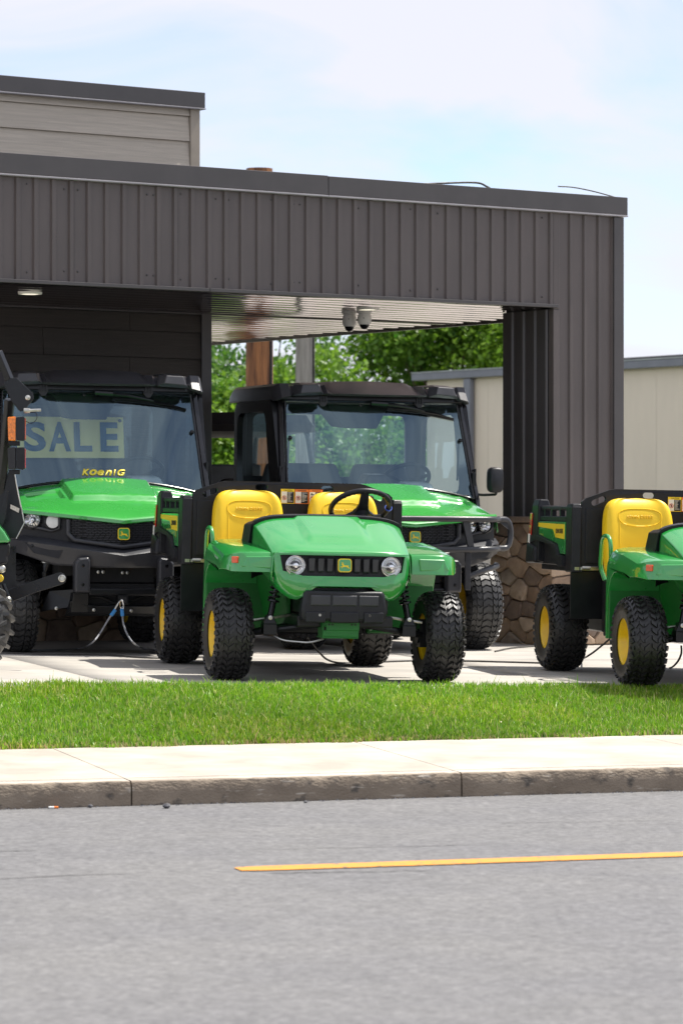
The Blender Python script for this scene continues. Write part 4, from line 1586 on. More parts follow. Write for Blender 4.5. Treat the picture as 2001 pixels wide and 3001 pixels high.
    # ---- box sides
    def side_(sg):
        X = sg * .655
        def bx(a, b):
            return (min(a, b), max(a, b))
        def sb(mb, x0, x1, y0, y1, z0, z1):
            u = sorted((sg * x0, sg * x1))
            return mb.box((u[0], y0, z0), (u[1], y1, z1))
        # tall front corner post
        mb = MB()
        mb.loft([[(sg * .657, 1.43, .66), (sg * .722, 1.44, .66), (sg * .722, 1.60, .66), (sg * .657, 1.60, .66)], [(sg * .657, 1.43, 1.08), (sg * .722, 1.44, 1.08), (sg * .722, 1.60, 1.08), (sg * .657, 1.60, 1.08)], [(sg * .662, 1.445, 1.105), (sg * .716, 1.455, 1.105), (sg * .716, 1.59, 1.105), (sg * .662, 1.59, 1.105)]])
        mb.build('corner_post', BLACKP, root, smooth=0, bevel=.008)
        mb = MB()
        sb(mb, .640, .690, 1.60, 2.56, .70, 1.010)
        sb(mb, .650, .722, 1.60, 2.56, .988, 1.022)
        w = mb.build('box_side', BLACKP, root, smooth=0, bevel=.006)
        # green panel, yellow band, lettering (on the outside)
        Mo = frame((sg * .6905, 0, 0), (0, -sg * -1.0, 0), (0, 0, 1))
        def outp(name, pts, h, m, par):
            mb = MB()
            mb.loft([[(sg * .690, y, z) for y, z in pts], [(sg * (.705 + h), y + .03 * (y > 2), z) for y, z in pts]])
            return mb.build(name, m, par, smooth=0, bevel=.002)
        gpn = outp('side_panel', [(1.605, .985), (1.605, .775), (1.72, .775), (1.80, .84), (2.30, .895), (2.52, .902), (2.52, .985)], .022, GREEN, w)
        outp('side_band', [(1.608, .970), (1.608, .872), (1.86, .882), (1.93, .935), (2.515, .955), (2.515, .978)], .0250, DECY, w)
        c = Vector((sg * .7305, 1.745, .920))
        text('side_lettering', 'JOHN DEERE', .205, frame(tuple(c), (0, -sg * -1, 0) if sg > 0 else (0, -1, 0), (0, 0, 1)), DECB, w, height=.040, extrude=.0012, bold=.01)
        # black wheel-arch moulding
        outp('arch_moulding', [(1.61, .765), (1.61, .695), (1.75, .695), (1.82, .795), (1.95, .835), (2.35, .86), (2.50, .84), (2.56, .72), (2.60, .72), (2.60, .89), (2.30, .892), (1.80, .836), (1.725, .765)], .040, BLACKP, w)
        # top rail with hand grip
        mb = MB()
        mb.tube([(sg * .700, 1.60, 1.075), (sg * .700, 2.40, 1.075)], .017, 10)
        for y in (1.78, 2.02, 2.22):
            sb(mb, .685, .715, y, y + .035, 1.02, 1.07)
        mb.build('top_rail', BLACKP, root)
        mb = MB()
        mb.loft([[(sg * .640, 2.36, .70), (sg * .735, 2.36, .72), (sg * .735, 2.57, .72), (sg * .640, 2.60, .70)], [(sg * .645, 2.36, 1.08), (sg * .732, 2.36, 1.09), (sg * .732, 2.54, 1.09), (sg * .645, 2.57, 1.08)], [(sg * .660, 2.37, 1.133), (sg * .72, 2.37, 1.135), (sg * .72, 2.52, 1.135), (sg * .66, 2.54, 1.133)]])
        rp2 = mb.build('corner_post', BLACKP, root, smooth=0, bevel=.010)
        rp2.location.y = -.042
        mb = MB()
        mb.loft([[(sg * .737, 2.535, .80), (sg * .744, 2.535, .80), (sg * .744, 2.60, .80), (sg * .737, 2.60, .80)], [(sg * .733, 2.50, 1.04), (sg * .740, 2.50, 1.04), (sg * .740, 2.56, 1.04), (sg * .733, 2.56, 1.04)]])
        tl = mb.build('tail_light', REDL, root, smooth=0, bevel=.003)
        mb = MB().loft([[(sg * .7445, 2.545, .815), (sg * .748, 2.545, .815), (sg * .748, 2.595, .815), (sg * .7445, 2.595, .815)], [(sg * .7430, 2.535, .90), (sg * .7465, 2.535, .90), (sg * .7465, 2.585, .90), (sg * .7430, 2.585, .90)]])
        mb.build('reversing_lens', WHITEP, tl, smooth=0)
        mb = MB()
        mb.loft([[(sg * .56, 2.36, .70), (sg * .76, 2.36, .705), (sg * .765, 2.60, .70), (sg * .56, 2.66, .70)], [(sg * .56, 2.36, .84), (sg * .755, 2.38, .81), (sg * .755, 2.60, .85), (sg * .56, 2.64, .86)]])
        mb.build('rear_bumper', BLACKP, root, smooth=0, bevel=.02, seg=3)
        mb = MB()
        sb(mb, .50, .722, 1.452, 1.462, .36, .665)
        mb.build('mud_flap', BLACKM, root, smooth=0, bevel=.003)
        mb = MB()
        sb(mb, .54, .70, 1.432, 1.448, .675, .695)
        mb.cyl((sg * .60, 1.42, .69), (sg * .655, 1.42, .69), .012, 10)
        mb.build('box_hinge', STEEL, root)
    mirror(side_)
    mb = MB().box((-.64, 1.48, .66), (.64, 2.58, .70)).box((-.64, 2.55, .70), (.64, 2.59, .985))
    mb.build('box_floor', BLACKP, root, smooth=0, bevel=.005)
    # ---- front suspension
    def susp(sg):
        mb = MB()
        mb.tube([(sg * .13, -.17, .345), (sg * .52, -.03, .285)], .020, 10)
        mb.tube([(sg * .13, .15, .345), (sg * .52, .02, .285)], .020, 10)
        mb.build('suspension_arm', BLACKM, root)
        mb = MB().box((sg * .425 - .042, -.135, .275), (sg * .425 + .042, -.035, .340)).loft([[(sg * .425 - .042, -.13, .34), (sg * .425 + .042, -.13, .34), (sg * .425 + .042, -.04, .34), (sg * .425 - .042, -.04, .34)], [(sg * .425 - .016, -.12, .395), (sg * .425 + .016, -.12, .395), (sg * .425 + .016, -.05, .395), (sg * .425 - .016, -.05, .395)]])
        br = mb.build('shock_bracket', BLACKM, root, smooth=0, bevel=.004)
        MB().lathe([(.0, .013), (-.01, .013), (-.012, 0)], 12, 'y', Matrix.Translation((sg * .425, -.122, .378))).build('bolt', STEEL, br)
        a, b = Vector((sg * .420, -.10, .39)), Vector((sg * .352, -.09, .74))
        d = (b - a)
        L = d.length
        z = d.normalized()
        x = z.orthogonal().normalized()
        y = z.cross(x)
        mb = MB().tube([tuple(a), tuple(a + z * .10), tuple(a + z * .102), tuple(b)], [.020, .020, .012, .012], 10)
        mb.lathe([(.08, .02), (.085, .036), (.095, .036), (.10, .02)], 18, 'z', frame(tuple(a), tuple(x), tuple(y)))
        sh = mb.build('shock_absorber', BLACKG, root)
        hx = []
        for k in range(8 * 14 + 1):
            q = 2 * math.pi * k / 14
            hx.append(tuple(a + z * (.095 + (L - .11) * k / 112) + (x * math.cos(q) + y * math.sin(q)) * .031))
        MB().tube(hx, .0062, 6).build('coil_spring', BLACKG, sh, smooth=60)
        mb = MB().cyl((sg * .20, -.03, .405), (sg * .52, -.06, .36), .009, 8)
        mb.build('tie_rod', STEEL, root)
        mb = MB().lathe([(0, .03), (.02, .034), (.03, .028), (.05, .034), (.06, .028), (.08, .034), (.09, .028), (.11, .033), (.12, .02)], 14, 'x', Matrix.Translation((sg * .16 - .06, -.03, .405)))
        mb.build('rod_boot', BLACKM, root)
        mb = MB().box((sg * .535 - .022, -.04, .21), (sg * .535 + .022, .04, .38)).cyl((sg * .50, 0, .275), (sg * .61, 0, .275), .045, 14).tube([(sg * .55, -.07, .40), (sg * .55, -.085, .30), (sg * .57, -.07, .18)], .016, 8)
        mb.build('steering_knuckle', BLACKM, root, smooth=30)
        mb = MB().lathe([(-.02, .03), (-.02, .05), (.02, .05), (.02, .03)], 20, 'x', Matrix.Translation((sg * .57, 0, .275)))
        mb.build('brake_disc', STEEL, root)
    mirror(susp)
    # bent skid rod under the nose
    mb = MB().tube(round_path([(-.42, -.10, .285), (-.36, -.16, .245), (-.20, -.22, .235), (-.12, -.22, .26)], .05), .007, 8)
    mb.build('skid_rod', STEEL, root)
    # ---- wheels
    for sg in (-1, 1):
        wheel(root, sg * (.635 if sg > 0 else .658), 0.0, .279, .230, .142, 'chevron', sg, .10)
        wheel(root, sg * (.625 if sg > 0 else .645), 2.0, .290, .255, .142, 'chevron', sg, .11)
    for o in S.objects:
        if o.parent == root and o.name.split('.')[0] in ('hood', 'front_fascia', 'grille_panel', 'emblem', 'headlight', 'bumper', 'hitch_plate', 'dashboard', 'dash_trim'):
            o.location.x -= .034
        if o.parent == root and o.name.split('.')[0] in ('box_side', 'top_rail', 'tail_light', 'rear_bumper'):
            o.scale.y = .955
            o.location.y = 1.60 * .045
    return root

cart = make_cart()
def put(o, x, y, rz, roll, z):
    o.location = (x, y, z)
    o.rotation_euler = (0, 0, 0)
    M = Matrix.Rotation(roll, 4, 'Y') @ Matrix.Rotation(rz, 4, 'Z')
    o.rotation_euler = M.to_euler()
cart2 = copy_tree(cart)
put(cart, -.042, 19.74, rad(11.7), rad(1.25), pad_z(-.04, 19.74) + .002)
tag(cart2, 'green open utility cart with its nose cut off by the right edge of the photo')
put(cart2, 2.435, 19.86, rad(10.2), rad(1.0), pad_z(2.4, 19.86) + .006)

# ------------------------------------------------------------------ cab utility vehicles
DASHM = mat('sunlit_dash', (0.30, 0.33, 0.34), 0.6, var=0.1, vscale=8)  # pale grey has the sunlight on the dash painted into it
SEATD = mat('dark_seat', (0.045, 0.05, 0.055), 0.7, var=0.2, vscale=9)

ROOFM = mat('sky_sheen_roof', (0.050, 0.050, 0.056), 0.34, var=0.1, vscale=9, bump=0.05, bscale=400)  # roof tone raised, sky reflection mixed into the base colour
def make_cab():
    root = thing('cab_utility_vehicle', 'green cab utility vehicle with a SALE sign behind its windshield and no bull bar', 'utility vehicle', (0, 0, 0), 0, 'cab utility vehicles under the canopy')
    HW = .70
    def yf(x):
        return -.665 + .21 * min(1.1, abs(x) / HW) ** 1.5
    # ---- hood
    us = [-1, -.97, -.92, -.86, -.82, -.80, -.74, -.66, -.58, -.52, -.50, -.47, -.455, -.445, -.43, -.415, -.405, -.39, -.34, -.24, -.12, 0]
    us = us + [-u for u in us[-2::-1]]
    def hood(u, t):
        x = HW * u * (1 + .06 * t)
        zf = .965 + .070 * abs(u)
        zr = 1.232 - .085 * u * u
        yr = .10 + .05 * u * u
        y0 = yf(x)
        y = y0 + (yr - y0) * t
        z = zf + (zr - zf) * t ** .78
        z -= .045 * abs(u) ** 9 * sstep(.03, .2, t)
        c = 1 - sstep(.405, .445, abs(u))
        z += .034 * c * sstep(.42 - .16 * abs(u), .47 - .16 * abs(u), t)
        z += -.022 * (sstep(.47, .50, abs(u)) - sstep(.80, .82, abs(u))) * (sstep(.46, .49, t) - sstep(.76, .79, t))
        z += .012 * sstep(.74, .86, abs(u)) * sstep(.1, .4, t)
        return (x, y, z)
    rows = []
    lip = [(x, y + .02, z - .030) for x, y, z in [hood(u, 0) for u in us]]
    lip2 = [(x, y - .002, z - .022) for x, y, z in [hood(u, 0) for u in us]]
    lip3 = [(x, y - .001, z - .006) for x, y, z in [hood(u, 0) for u in us]]
    rows = [lip, lip2, lip3] + [[hood(u, i / 72) for u in us] for i in range(73)]
    rows2 = []
    for r in rows:
        a, b = r[0], r[-1]
        rows2.append([(a[0] - .006, a[1], a[2] - .10), (a[0] - .004, a[1], a[2] - .02)] + r + [(b[0] + .004, b[1], b[2] - .02), (b[0] + .006, b[1], b[2] - .10)])
    MB().grid(rows2).build('hood', GREENSKY, root, smooth=28, thick=.006)
    # seam lines of the centre panel
    # ---- black nose behind the lip
    xs = [-.70 + .05 * k for k in range(29)]
    rows = []
    for q in (0, .25, .5, .75, 1):
        rows.append([(x, yf(x) + .055, (.945 + .08 * abs(x) / HW) * (1 - q) + (.74 + .10 * abs(x) / HW) * q) for x in xs])
    MB().grid(rows).build('nose_panel', BLACKP, root, smooth=50)
    # ---- grille: frame, backing and brick-pattern bars
    G = [(-.368, .968), (-.368, .868), (-.325, .826), (0, .783), (.325, .826), (.368, .868), (.368, .968)]
    path = []
    for (a, b) in zip(G[:-1], G[1:]):
        for k in range(6):
            x, z = a[0] + (b[0] - a[0]) * k / 6, a[1] + (b[1] - a[1]) * k / 6
            path.append((x, yf(x) + .022, z))
    path.append((G[-1][0], yf(G[-1][0]) + .022, G[-1][1]))
    gf = MB().tube(path, .017, 8).build('grille_frame', GREYP, root, smooth=50)
    bx = [-.364 + .052 * k for k in range(15)]
    MB().grid([[(x, yf(x) + .050, .985) for x in bx], [(x, yf(x) + .050, .78 + .10 * max(0, abs(x) - .0)) for x in bx]]).build('grille_backing', DARKIN, gf)
    mb = MB()
    z = .958
    k = 0
    while z > .78:
        lim = .360 if z > .868 else (.322 + (z - .826) * 1.0 if z > .826 else .322 * (z - .783) / .043)
        x = -lim + (0 if k % 2 else -.019)
        while x < lim:
            a, b = max(-lim, x), min(lim, x + .031)
            if b - a > .006 and not (-.45 < a and abs(abs((a + b) / 2) - .265) < .008):
                mb.loft([[(a, yf(a) + .046, z), (a, yf(a) + .046, z + .0062), (a, yf(a) + .034, z + .0055), (a, yf(a) + .034, z + .0005)], [(b, yf(b) + .046, z), (b, yf(b) + .046, z + .0062), (b, yf(b) + .034, z + .0055), (b, yf(b) + .034, z + .0005)]])
            x += .038
        z -= .0118
        k += 1
    tag(mb.build('grille_bars', GREYP, gf, smooth=0), kind='stuff')
    emblem(root, (0, yf(0) + .006, .873), (1, 0, 0), (0, .08, 1), .082, .082)
    # ---- lamps
    def lamps(sg):
        mb = MB()
        q = [(.425, .985), (.425, .905), (.475, .890), (.655, .925), (.675, .95), (.675, 1.015)]
        mb.tube([(sg * x, yf(x) + .035, z) for x, z in q], .012, 8)
        mb.build('lamp_surround', GREYP, root, smooth=50)
        for x, z, r, m in ((.602, .962, .053, CHROME), (.470, .952, .047, LAMPW if sg < 0 else CHROME)):
            nx = sg * .32 if x > .5 else sg * .25
            M = frame((sg * x, yf(x) + .032, z), (1, nx, 0), (0, .05, 1))
            mb = MB().lathe([(-.03, r * 1.25), (.008, r * 1.2), (.012, r * 1.08), (.004, r * 1.0), (-.02, r * .98)], 28, 'z', M)
            b = mb.build('lamp_bezel', BLACKG, root)
            if m is LAMPW:
                MB().lathe([(-.01, r), (.004, r * .95), (.009, r * .6), (.010, 0)], 28, 'z', M).build('lamp_lens', m, b)
            else:
                mb = MB().lathe([(.0, r), (-.012, r * .72), (-.022, r * .4), (-.024, 0)], 28, 'z', M)
                for a in range(12):
                    t = 2 * math.pi * a / 12
                    mb.tube([tuple(M @ Vector((math.cos(t) * r * .38, math.sin(t) * r * .38, -.015))), tuple(M @ Vector((math.cos(t) * r * .92, math.sin(t) * r * .92, .002)))], [.002, .003], 5)
                mb.lathe([(-.02, r * .3), (.0, r * .22), (.002, 0)], 14, 'z', M)
                mb.build('lamp_reflector', CHROME, b)
                MB().lathe([(.004, r), (.010, r * .7), (.013, 0)], 28, 'z', M).build('lamp_lens', GLASSL, b)
    mirror(lamps)
    # ---- bumper band with drooping wings
    loops = []
    for k in range(31):
        x = -.74 + 1.48 * k / 30
        a = abs(x) / .74
        y = yf(min(abs(x), .72)) - .045 + (.10 * sstep(.86, 1.0, a))
        zt = .760 + .105 * a
        zb = .640 + .012 * sstep(.3, .55, a) + .10 * max(0, a - .62) / .38
        ed = .012 * sstep(.40, .46, a) - .012 * 0
        loops.append([(x, y + .075, zt + .002), (x, y + .004, zt - .030), (x, y - .004 - ed * .3, zt - .038), (x, y + .002, (zt + zb) / 2), (x, y + .018, zb + .012), (x, y + .030, zb), (x, y + .12, zb)])
    bp_ = MB().loft(loops).build('bumper', GREYP, root, smooth=28)
    for sg in (-1, 1):
        q = [(.40, .775), (.66, .805), (.60, .735), (.44, .700)]
        mb = MB().loft([[(sg * x, yf(x) - .048, z) for x, z in q], [(sg * x, yf(x) - .030, z) for x, z in q]])
        mb.build('bumper_pocket', BLACKP, bp_, smooth=0)
        MB().lathe([(.0, .011), (-.005, .010), (-.006, 0)], 10, 'y', Matrix.Translation((sg * .615, yf(.615) - .05, .785))).build('bolt', BLACKG, bp_)
    # ---- guards, cross tube, skid
    def guard(sg):
        o = [(.240, .470), (.340, .470), (.344, .50), (.344, .672), (.318, .705), (.250, .712), (.238, .69), (.238, .50)]
        mb = MB().loft([[(sg * x, -.62, z) for x, z in o], [(sg * x, -.70, z) for x, z in o], [(sg * (.291 + (x - .291) * .84), -.715, .59 + (z - .59) * .92) for x, z in o]])
        g = mb.build('bumper_guard', GREYP, root, smooth=0, bevel=.006)
        for z in (.655, .525):
            MB().lathe([(.0, .012), (-.004, .012), (-.005, .007), (-.001, .006), (-.001, 0)], 12, 'y', Matrix.Translation((sg * .291, -.716, z))).build('bolt', BLACKG, g)
        mb = MB().loft([[(sg * .24, -.66, .468), (sg * .345, -.66, .468), (sg * .345, -.55, .468), (sg * .24, -.55, .468)], [(sg * .235, -.62, .33), (sg * .355, -.62, .33), (sg * .355, -.50, .33), (sg * .235, -.50, .33)]])
        mb.build('guard_foot', BLACKM, root, smooth=0, bevel=.006)
    mirror(guard)
    mb = MB().box((-.238, -.66, .448), (.238, -.60, .502))
    mb.build('cross_tube', BLACKM, root, smooth=0, bevel=.015, seg=3)
    loops = []
    for k in range(13):
        x = -.36 + .72 * k / 12
        d = .035 * sstep(.20, .36, abs(x))
        loops.append([(x, -.60, .385 + d), (x, -.64, .375 + d), (x, -.60, .322 + d * .6), (x, -.40, .30)])
    MB().loft(loops).build('skid_plate', BLACKM, root, smooth=30, bevel=.004)
    mb = MB().box((-.031, -.665, .392), (.031, -.54, .446)).box((-.036, -.67, .387), (.036, -.658, .451))
    rc = mb.build('hitch_receiver', BLACKM, root, smooth=0, bevel=.003)
    MB().box((-.024, -.6715, .398), (.024, -.6702, .440)).build('receiver_mouth', DARKIN, rc, smooth=0)
    mb = MB()
    for x, z in ((-.155, .608), (-.122, .608), (.015, .604), (.048, .604), (-.20, .35), (.06, .345), (-.46, .36)):
        mb.lathe([(0, .012), (-.006, .012), (-.008, .0)], 10, 'y', Matrix.Translation((x, -.555 if z > .5 else -.645, z)))
    mb.build('bolt', STEEL, root)
    mb = MB().box((-.24, -.55, .30), (.24, 2.3, .50)).box((-.235, -.54, .51), (.235, -.30, .72)).box((-.40, -.38, .55), (.40, .2, .75)).box((-.66, .32, .36), (.66, 1.4, .62)).box((-.5, 1.5, .40), (.5, 2.5, .70))
    mb.tube([(-.22, -.56, .41), (-.13, -.58, .405), (-.05, -.58, .37), (.05, -.58, .37), (.13, -.58, .405), (.20, -.56, .42)], .010, 6)
    mb.build('chassis', DARKIN, root, smooth=0)
    for sg in (-1, 1):
        mb = MB()
        mb.tube([(sg * .22, -.26, .38), (sg * .53, -.05, .30)], .024, 8).tube([(sg * .22, .22, .38), (sg * .53, .05, .30)], .024, 8).tube([(sg * .24, -.2, .58), (sg * .56, 0, .46)], .018, 8)
        mb.loft([[(sg * .24, -.40, .345), (sg * .50, -.22, .30), (sg * .50, -.14, .30), (sg * .24, -.2, .345)], [(sg * .24, -.40, .46), (sg * .44, -.24, .44), (sg * .48, -.16, .36), (sg * .24, -.2, .46)]])
        mb.build('suspension_arm', BLACKM, root, smooth=30)
        mb = MB().tube([(sg * .50, -.06, .36), (sg * .40, -.10, .74)], .038, 12)
        mb.lathe([(0, .05), (.03, .05)], 16, 'z', Matrix.Translation((sg * .45, -.085, .54)))
        mb.build('shock_absorber', BLACKG, root)
        MB().lathe([(-.02, .030), (-.02, .046), (.008, .046), (.008, .03)], 18, 'z', Matrix.Translation((sg * .445, -.16, .655))).build('shock_collar', STEEL, root)
        MB().box((sg * .50 - .025, -.05, .24), (sg * .50 + .025, .05, .44)).build('steering_knuckle', BLACKM, root, smooth=0, bevel=.01)
        # wheel arches
        loops = []
        for k in range(13):
            a = rad(62 + 110 * k / 12)
            y, z = -.02 - .42 * math.cos(a), .46 + .36 * math.sin(a)
            y2, z2 = -.02 - .40 * math.cos(a), .46 + .33 * math.sin(a)
            loops.append([(sg * .45, y, z), (sg * .735, y, z), (sg * .745, y, z - .02), (sg * .745, y2, z2), (sg * .45, y2, z2)])
        MB().loft(loops).build('wheel_arch', BLACKP, root, smooth=40)
    # ---- lower body and doors
    mb = MB().box((-.70, .20, .45), (-.64, 1.50, 1.12)).box((.64, .20, .45), (.70, 1.50, 1.12)).box((-.69, .14, .74), (.69, .24, 1.16)).box((-.70, 1.50, .60), (.70, 1.56, 1.30))
    mb.build('cab_tub', BLACKP, root, smooth=0, bevel=.01)
    for sg in (-1, 1):
        ol = [(.185, 1.14), (.215, 1.22), (.455, 1.83), (.50, 1.865), (1.46, 1.865), (1.53, 1.80), (1.54, 1.15), (1.46, .52), (.42, .52), (.24, .80)]
        hole = [(.50, 1.25), (.515, 1.20), (.56, 1.18), (1.38, 1.18), (1.44, 1.22), (1.45, 1.27), (1.44, 1.70), (1.41, 1.76), (1.36, 1.78), (.72, 1.78), (.67, 1.76), (.64, 1.72)]
        M = frame((sg * .755, 0, 0), (0, 1, 0), (0, 0, 1))
        d = plate('door', [ol, hole], .022, M, BLACKG, root, bevel=.006)
        plate('door_window', [[(x, z) for x, z in hole]], .0, M, GLASSW, d)
        mb = MB().box((sg * .782 - .012, 1.34, 1.10), (sg * .782 + .012, 1.46, 1.14))
        mb.build('door_handle', BLACKP, d, smooth=0, bevel=.006)
        mb = MB().cyl((sg * .775, .27, 1.06), (sg * .775, .27, 1.24), .014, 8).cyl((sg * .77, .235, 1.16), (sg * .77, .235, 1.36), .010, 8)
        mb.build('door_hinge', BLACKM, d)
    # ---- windshield, pillars, header
    def ws(u, t):
        hb, ht = .735, .685
        x = (hb + (ht - hb) * t) * u
        zb = 1.218 - .090 * u * u
        z = zb + (1.865 - zb) * t
        y = (.105 + .05 * u * u) + (.405 - .105 - .05 * u * u + .03 * u * u) * t
        return (x, y, z)
    n = 17
    uu = [-1 + 2 * k / (n - 1) for k in range(n)]
    w = MB().grid([[ws(u, i / 6) for u in uu] for i in range(7)]).build('windshield', GLASS, root, smooth=180)
    rim = [ws(u, 0) for u in uu] + [ws(1, i / 6) for i in range(1, 6)] + [ws(u, 1) for u in uu[::-1]] + [ws(-1, i / 6) for i in range(5, 0, -1)]
    MB().tube(rim, .011, 6, closed=True).build('windshield_seal', BLACKG, w, smooth=60)
    for sg in (-1, 1):
        a, b = Vector(ws(sg, 0)), Vector(ws(sg, 1))
        mb = MB()
        def sec(p, q):
            return [(p.x + sg * .012, p.y - .012, p.z), (p.x + sg * .050, p.y + .010, p.z), (p.x + sg * .055, p.y + .075, p.z), (p.x + sg * .010, p.y + .06, p.z)]
        mb.loft([sec(a + Vector((0, -.02, -.06)), 0), sec(a, 0), sec((a + b) / 2, 0), sec(b, 0), sec(b + Vector((-sg * .01, .05, .06)), 0)])
        mb.build('pillar', BLACKG, root, smooth=0, bevel=.008, seg=3)
        p = ws(sg * .955, .60)
        st = MB().tube([(p[0], p[1] + .05, 1.27), (p[0] + 0, p[1] + .03, p[2])], .008, 8).lathe([(-.014, 0), (-.012, .012), (0, .017), (.012, .012), (.014, 0)], 12, 'y', Matrix.Translation((p[0], p[1] - .012, p[2])))
        st.build('strut', BLACKG, root)
    mb = MB()
    loops = []
    for k in range(9):
        x = -.71 + 1.42 * k / 8
        loops.append([(x, .410, 1.850), (x, .380, 1.862), (x, .385, 1.925), (x, .50, 1.925), (x, .50, 1.85)])
    MB().loft(loops).build('header', BLACKG, root, smooth=0, bevel=.006)
    for x in (-.395, .365):
        p = ws(x / .685, .985)
        mb = MB()
        mb.prism([(-.030, .03), (.030, .03), (.036, -.005), (.014, -.038), (-.014, -.038), (-.036, -.005)], 'y', p[1] - .030, p[1] - .014, Matrix.Translation((p[0], 0, p[2])))
        for q in (-.02, 0, .02):
            mb.box((p[0] + q - .005, p[1] - .045, p[2] - .005), (p[0] + q + .005, p[1] - .015, p[2] + .045))
        mb.build('windshield_hinge', BLACKG, root, smooth=0, bevel=.003)
    # ---- roof with scooped visor
    def sect(x, y0, y1, zt, zb, ff):
        return [(x, y0 + .02, zb), (x, y0, zb + .012), (x, y0 + ff, zt), (x, y1 - .10, zt + .008), (x, y1, zt - .04), (x, y1, zb + .02)]
    xs_ = [(-.770, .46, 1.93, 1.86), (-.762, .37, 1.965, 1.852), (-.735, .32, 1.985, 1.862), (-.67, .30, 1.985, 1.876), (-.650, .33, 1.968, 1.902), (-.42, .33, 1.968, 1.902), (-.39, .29, 1.980, 1.900)]
    c_ = [(-.36, .27, 1.990, 1.898), (-.30, .26, 2.012, 1.898), (0, .25, 2.020, 1.896)]
    full = xs_ + c_ + [(-a, b, c, d) for a, b, c, d in (xs_ + c_)[-2::-1]]
    rf = MB().loft([sect(x, y0, 1.72, zt, zb, .09 if abs(x) > .38 else .30) for x, y0, zt, zb in full]).build('roof', ROOFM, root, smooth=24)
    for sg in (-1, 1):
        mb = MB()
        mb.loft([[(sg * .41, .30, 1.902), (sg * .455, .235, 1.918), (sg * .475, .255, 1.978), (sg * .43, .36, 1.982), (sg * .42, .36, 1.90)], [(sg * .655, .30, 1.890), (sg * .615, .235, 1.906), (sg * .595, .255, 1.972), (sg * .640, .36, 1.976), (sg * .645, .36, 1.89)]])
        mb.loft([[(sg * .455, .262, 1.976), (sg * .60, .262, 1.971), (sg * .63, .75, 1.987), (sg * .43, .75, 1.992)], [(sg * .47, .40, 1.996), (sg * .59, .40, 1.992), (sg * .60, .70, 1.996), (sg * .46, .70, 1.998)]])
        mb.build('roof_scoop', ROOFM, rf, smooth=0, bevel=.006)
    mb = MB().box((-.62, .50, 1.87), (.62, 1.62, 1.885))
    mb.build('headliner', DARKIN, root, smooth=0)
    # ---- wiper
    def onw(x, t, o):
        p = Vector(ws(x / (.735 - .05 * t), t))
        return (p.x, p.y - o, p.z)
    mb = MB()
    mb.tube([onw(-.03, .975, .05), onw(.10, .965, .055)], .022, 10)
    mb.tube([onw(.02, .97, .05), onw(.20, .945, .048), onw(.40, .895, .035)], [.016, .014, .009], 8)
    wp = mb.build('wiper', BLACKG, root)
    mb = MB().tube([onw(.10, .915, .030), onw(.30, .900, .032), onw(.50, .865, .025), onw(.64, .825, .014)], [.010, .011, .010, .006], 6)
    mb.tube([onw(.10, .90, .012), onw(.37, .873, .012), onw(.64, .815, .008)], .008, 6)
    mb.build('wiper_blade', BLACKG, wp)
    mb = MB().lathe([(-.012, 0), (-.008, .010), (.01, .012)], 10, 'y', Matrix.Translation(onw(-.10, .945, .004)))
    mb.build('washer_jet', BLACKG, root)
    # ---- inside the cab
    rows = []
    for i in range(9):
        t = i / 8
        rows.append([(.66 * u, .17 + .06 * u * u + .34 * t, 1.165 - .03 * u * u + .03 * math.sin(math.pi * t) + .05 * (sstep(.28, .40, u) - sstep(.70, .82, u)) * sstep(.2, .6, t)) for u in uu])
    rows.append([(x, y + .02, z - .5) for x, y, z in rows[-1]])
    MB().grid(rows).build('dashboard', DASHM, root, smooth=40)
    mb = MB()
    mb.loft([[(-.14, .16, 1.15), (.14, .16, 1.15), (.14, .44, 1.15), (-.14, .44, 1.15)], [(-.12, .20, 1.22), (.12, .20, 1.22), (.12, .42, 1.24), (-.12, .42, 1.24)], [(-.075, .25, 1.305), (.075, .25, 1.305), (.085, .42, 1.315), (-.085, .42, 1.315)]])
    mb.build('dash_hump', BLACKP, root, smooth=0, bevel=.02, seg=3)
    mb = MB().loft([[(.20, .28, 1.17), (.48, .28, 1.17), (.48, .50, 1.17), (.20, .50, 1.17)], [(.23, .32, 1.245), (.45, .32, 1.245), (.45, .48, 1.26), (.23, .48, 1.26)]])
    mb.build('gauge_pod', DASHM, root, smooth=0, bevel=.02, seg=3)
    mb = MB().loft([[(-.30, .62, 1.84), (.20, .62, 1.84), (.20, .95, 1.84), (-.30, .95, 1.84)], [(-.16, .60, 1.66), (.10, .60, 1.66), (.12, .9, 1.68), (-.18, .9, 1.68)]])
    mb.build('overhead_console', DARKIN, root, smooth=0, bevel=.01)
    C = Vector((.34, .62, 1.275))
    nn = Vector((0, .62, .78)).normalized()
    x_ = Vector((1, 0, 0))
    y_ = nn.cross(x_)
    sw = MB().tube([tuple(C + (x_ * math.cos(a) + y_ * math.sin(a)) * .185) for a in [2 * math.pi * k / 40 for k in range(40)]], .016, 8, closed=True)
    for a in (rad(90), rad(200), rad(340)):
        sw.tube([tuple(C - nn * .04), tuple(C + (x_ * math.cos(a) + y_ * math.sin(a)) * .18)], .014, 6)
    sw.tube([tuple(C - nn * .04), tuple(C - nn * .3)], .03, 8)
    sw.build('steering_wheel', BLACKP, root, smooth=60)
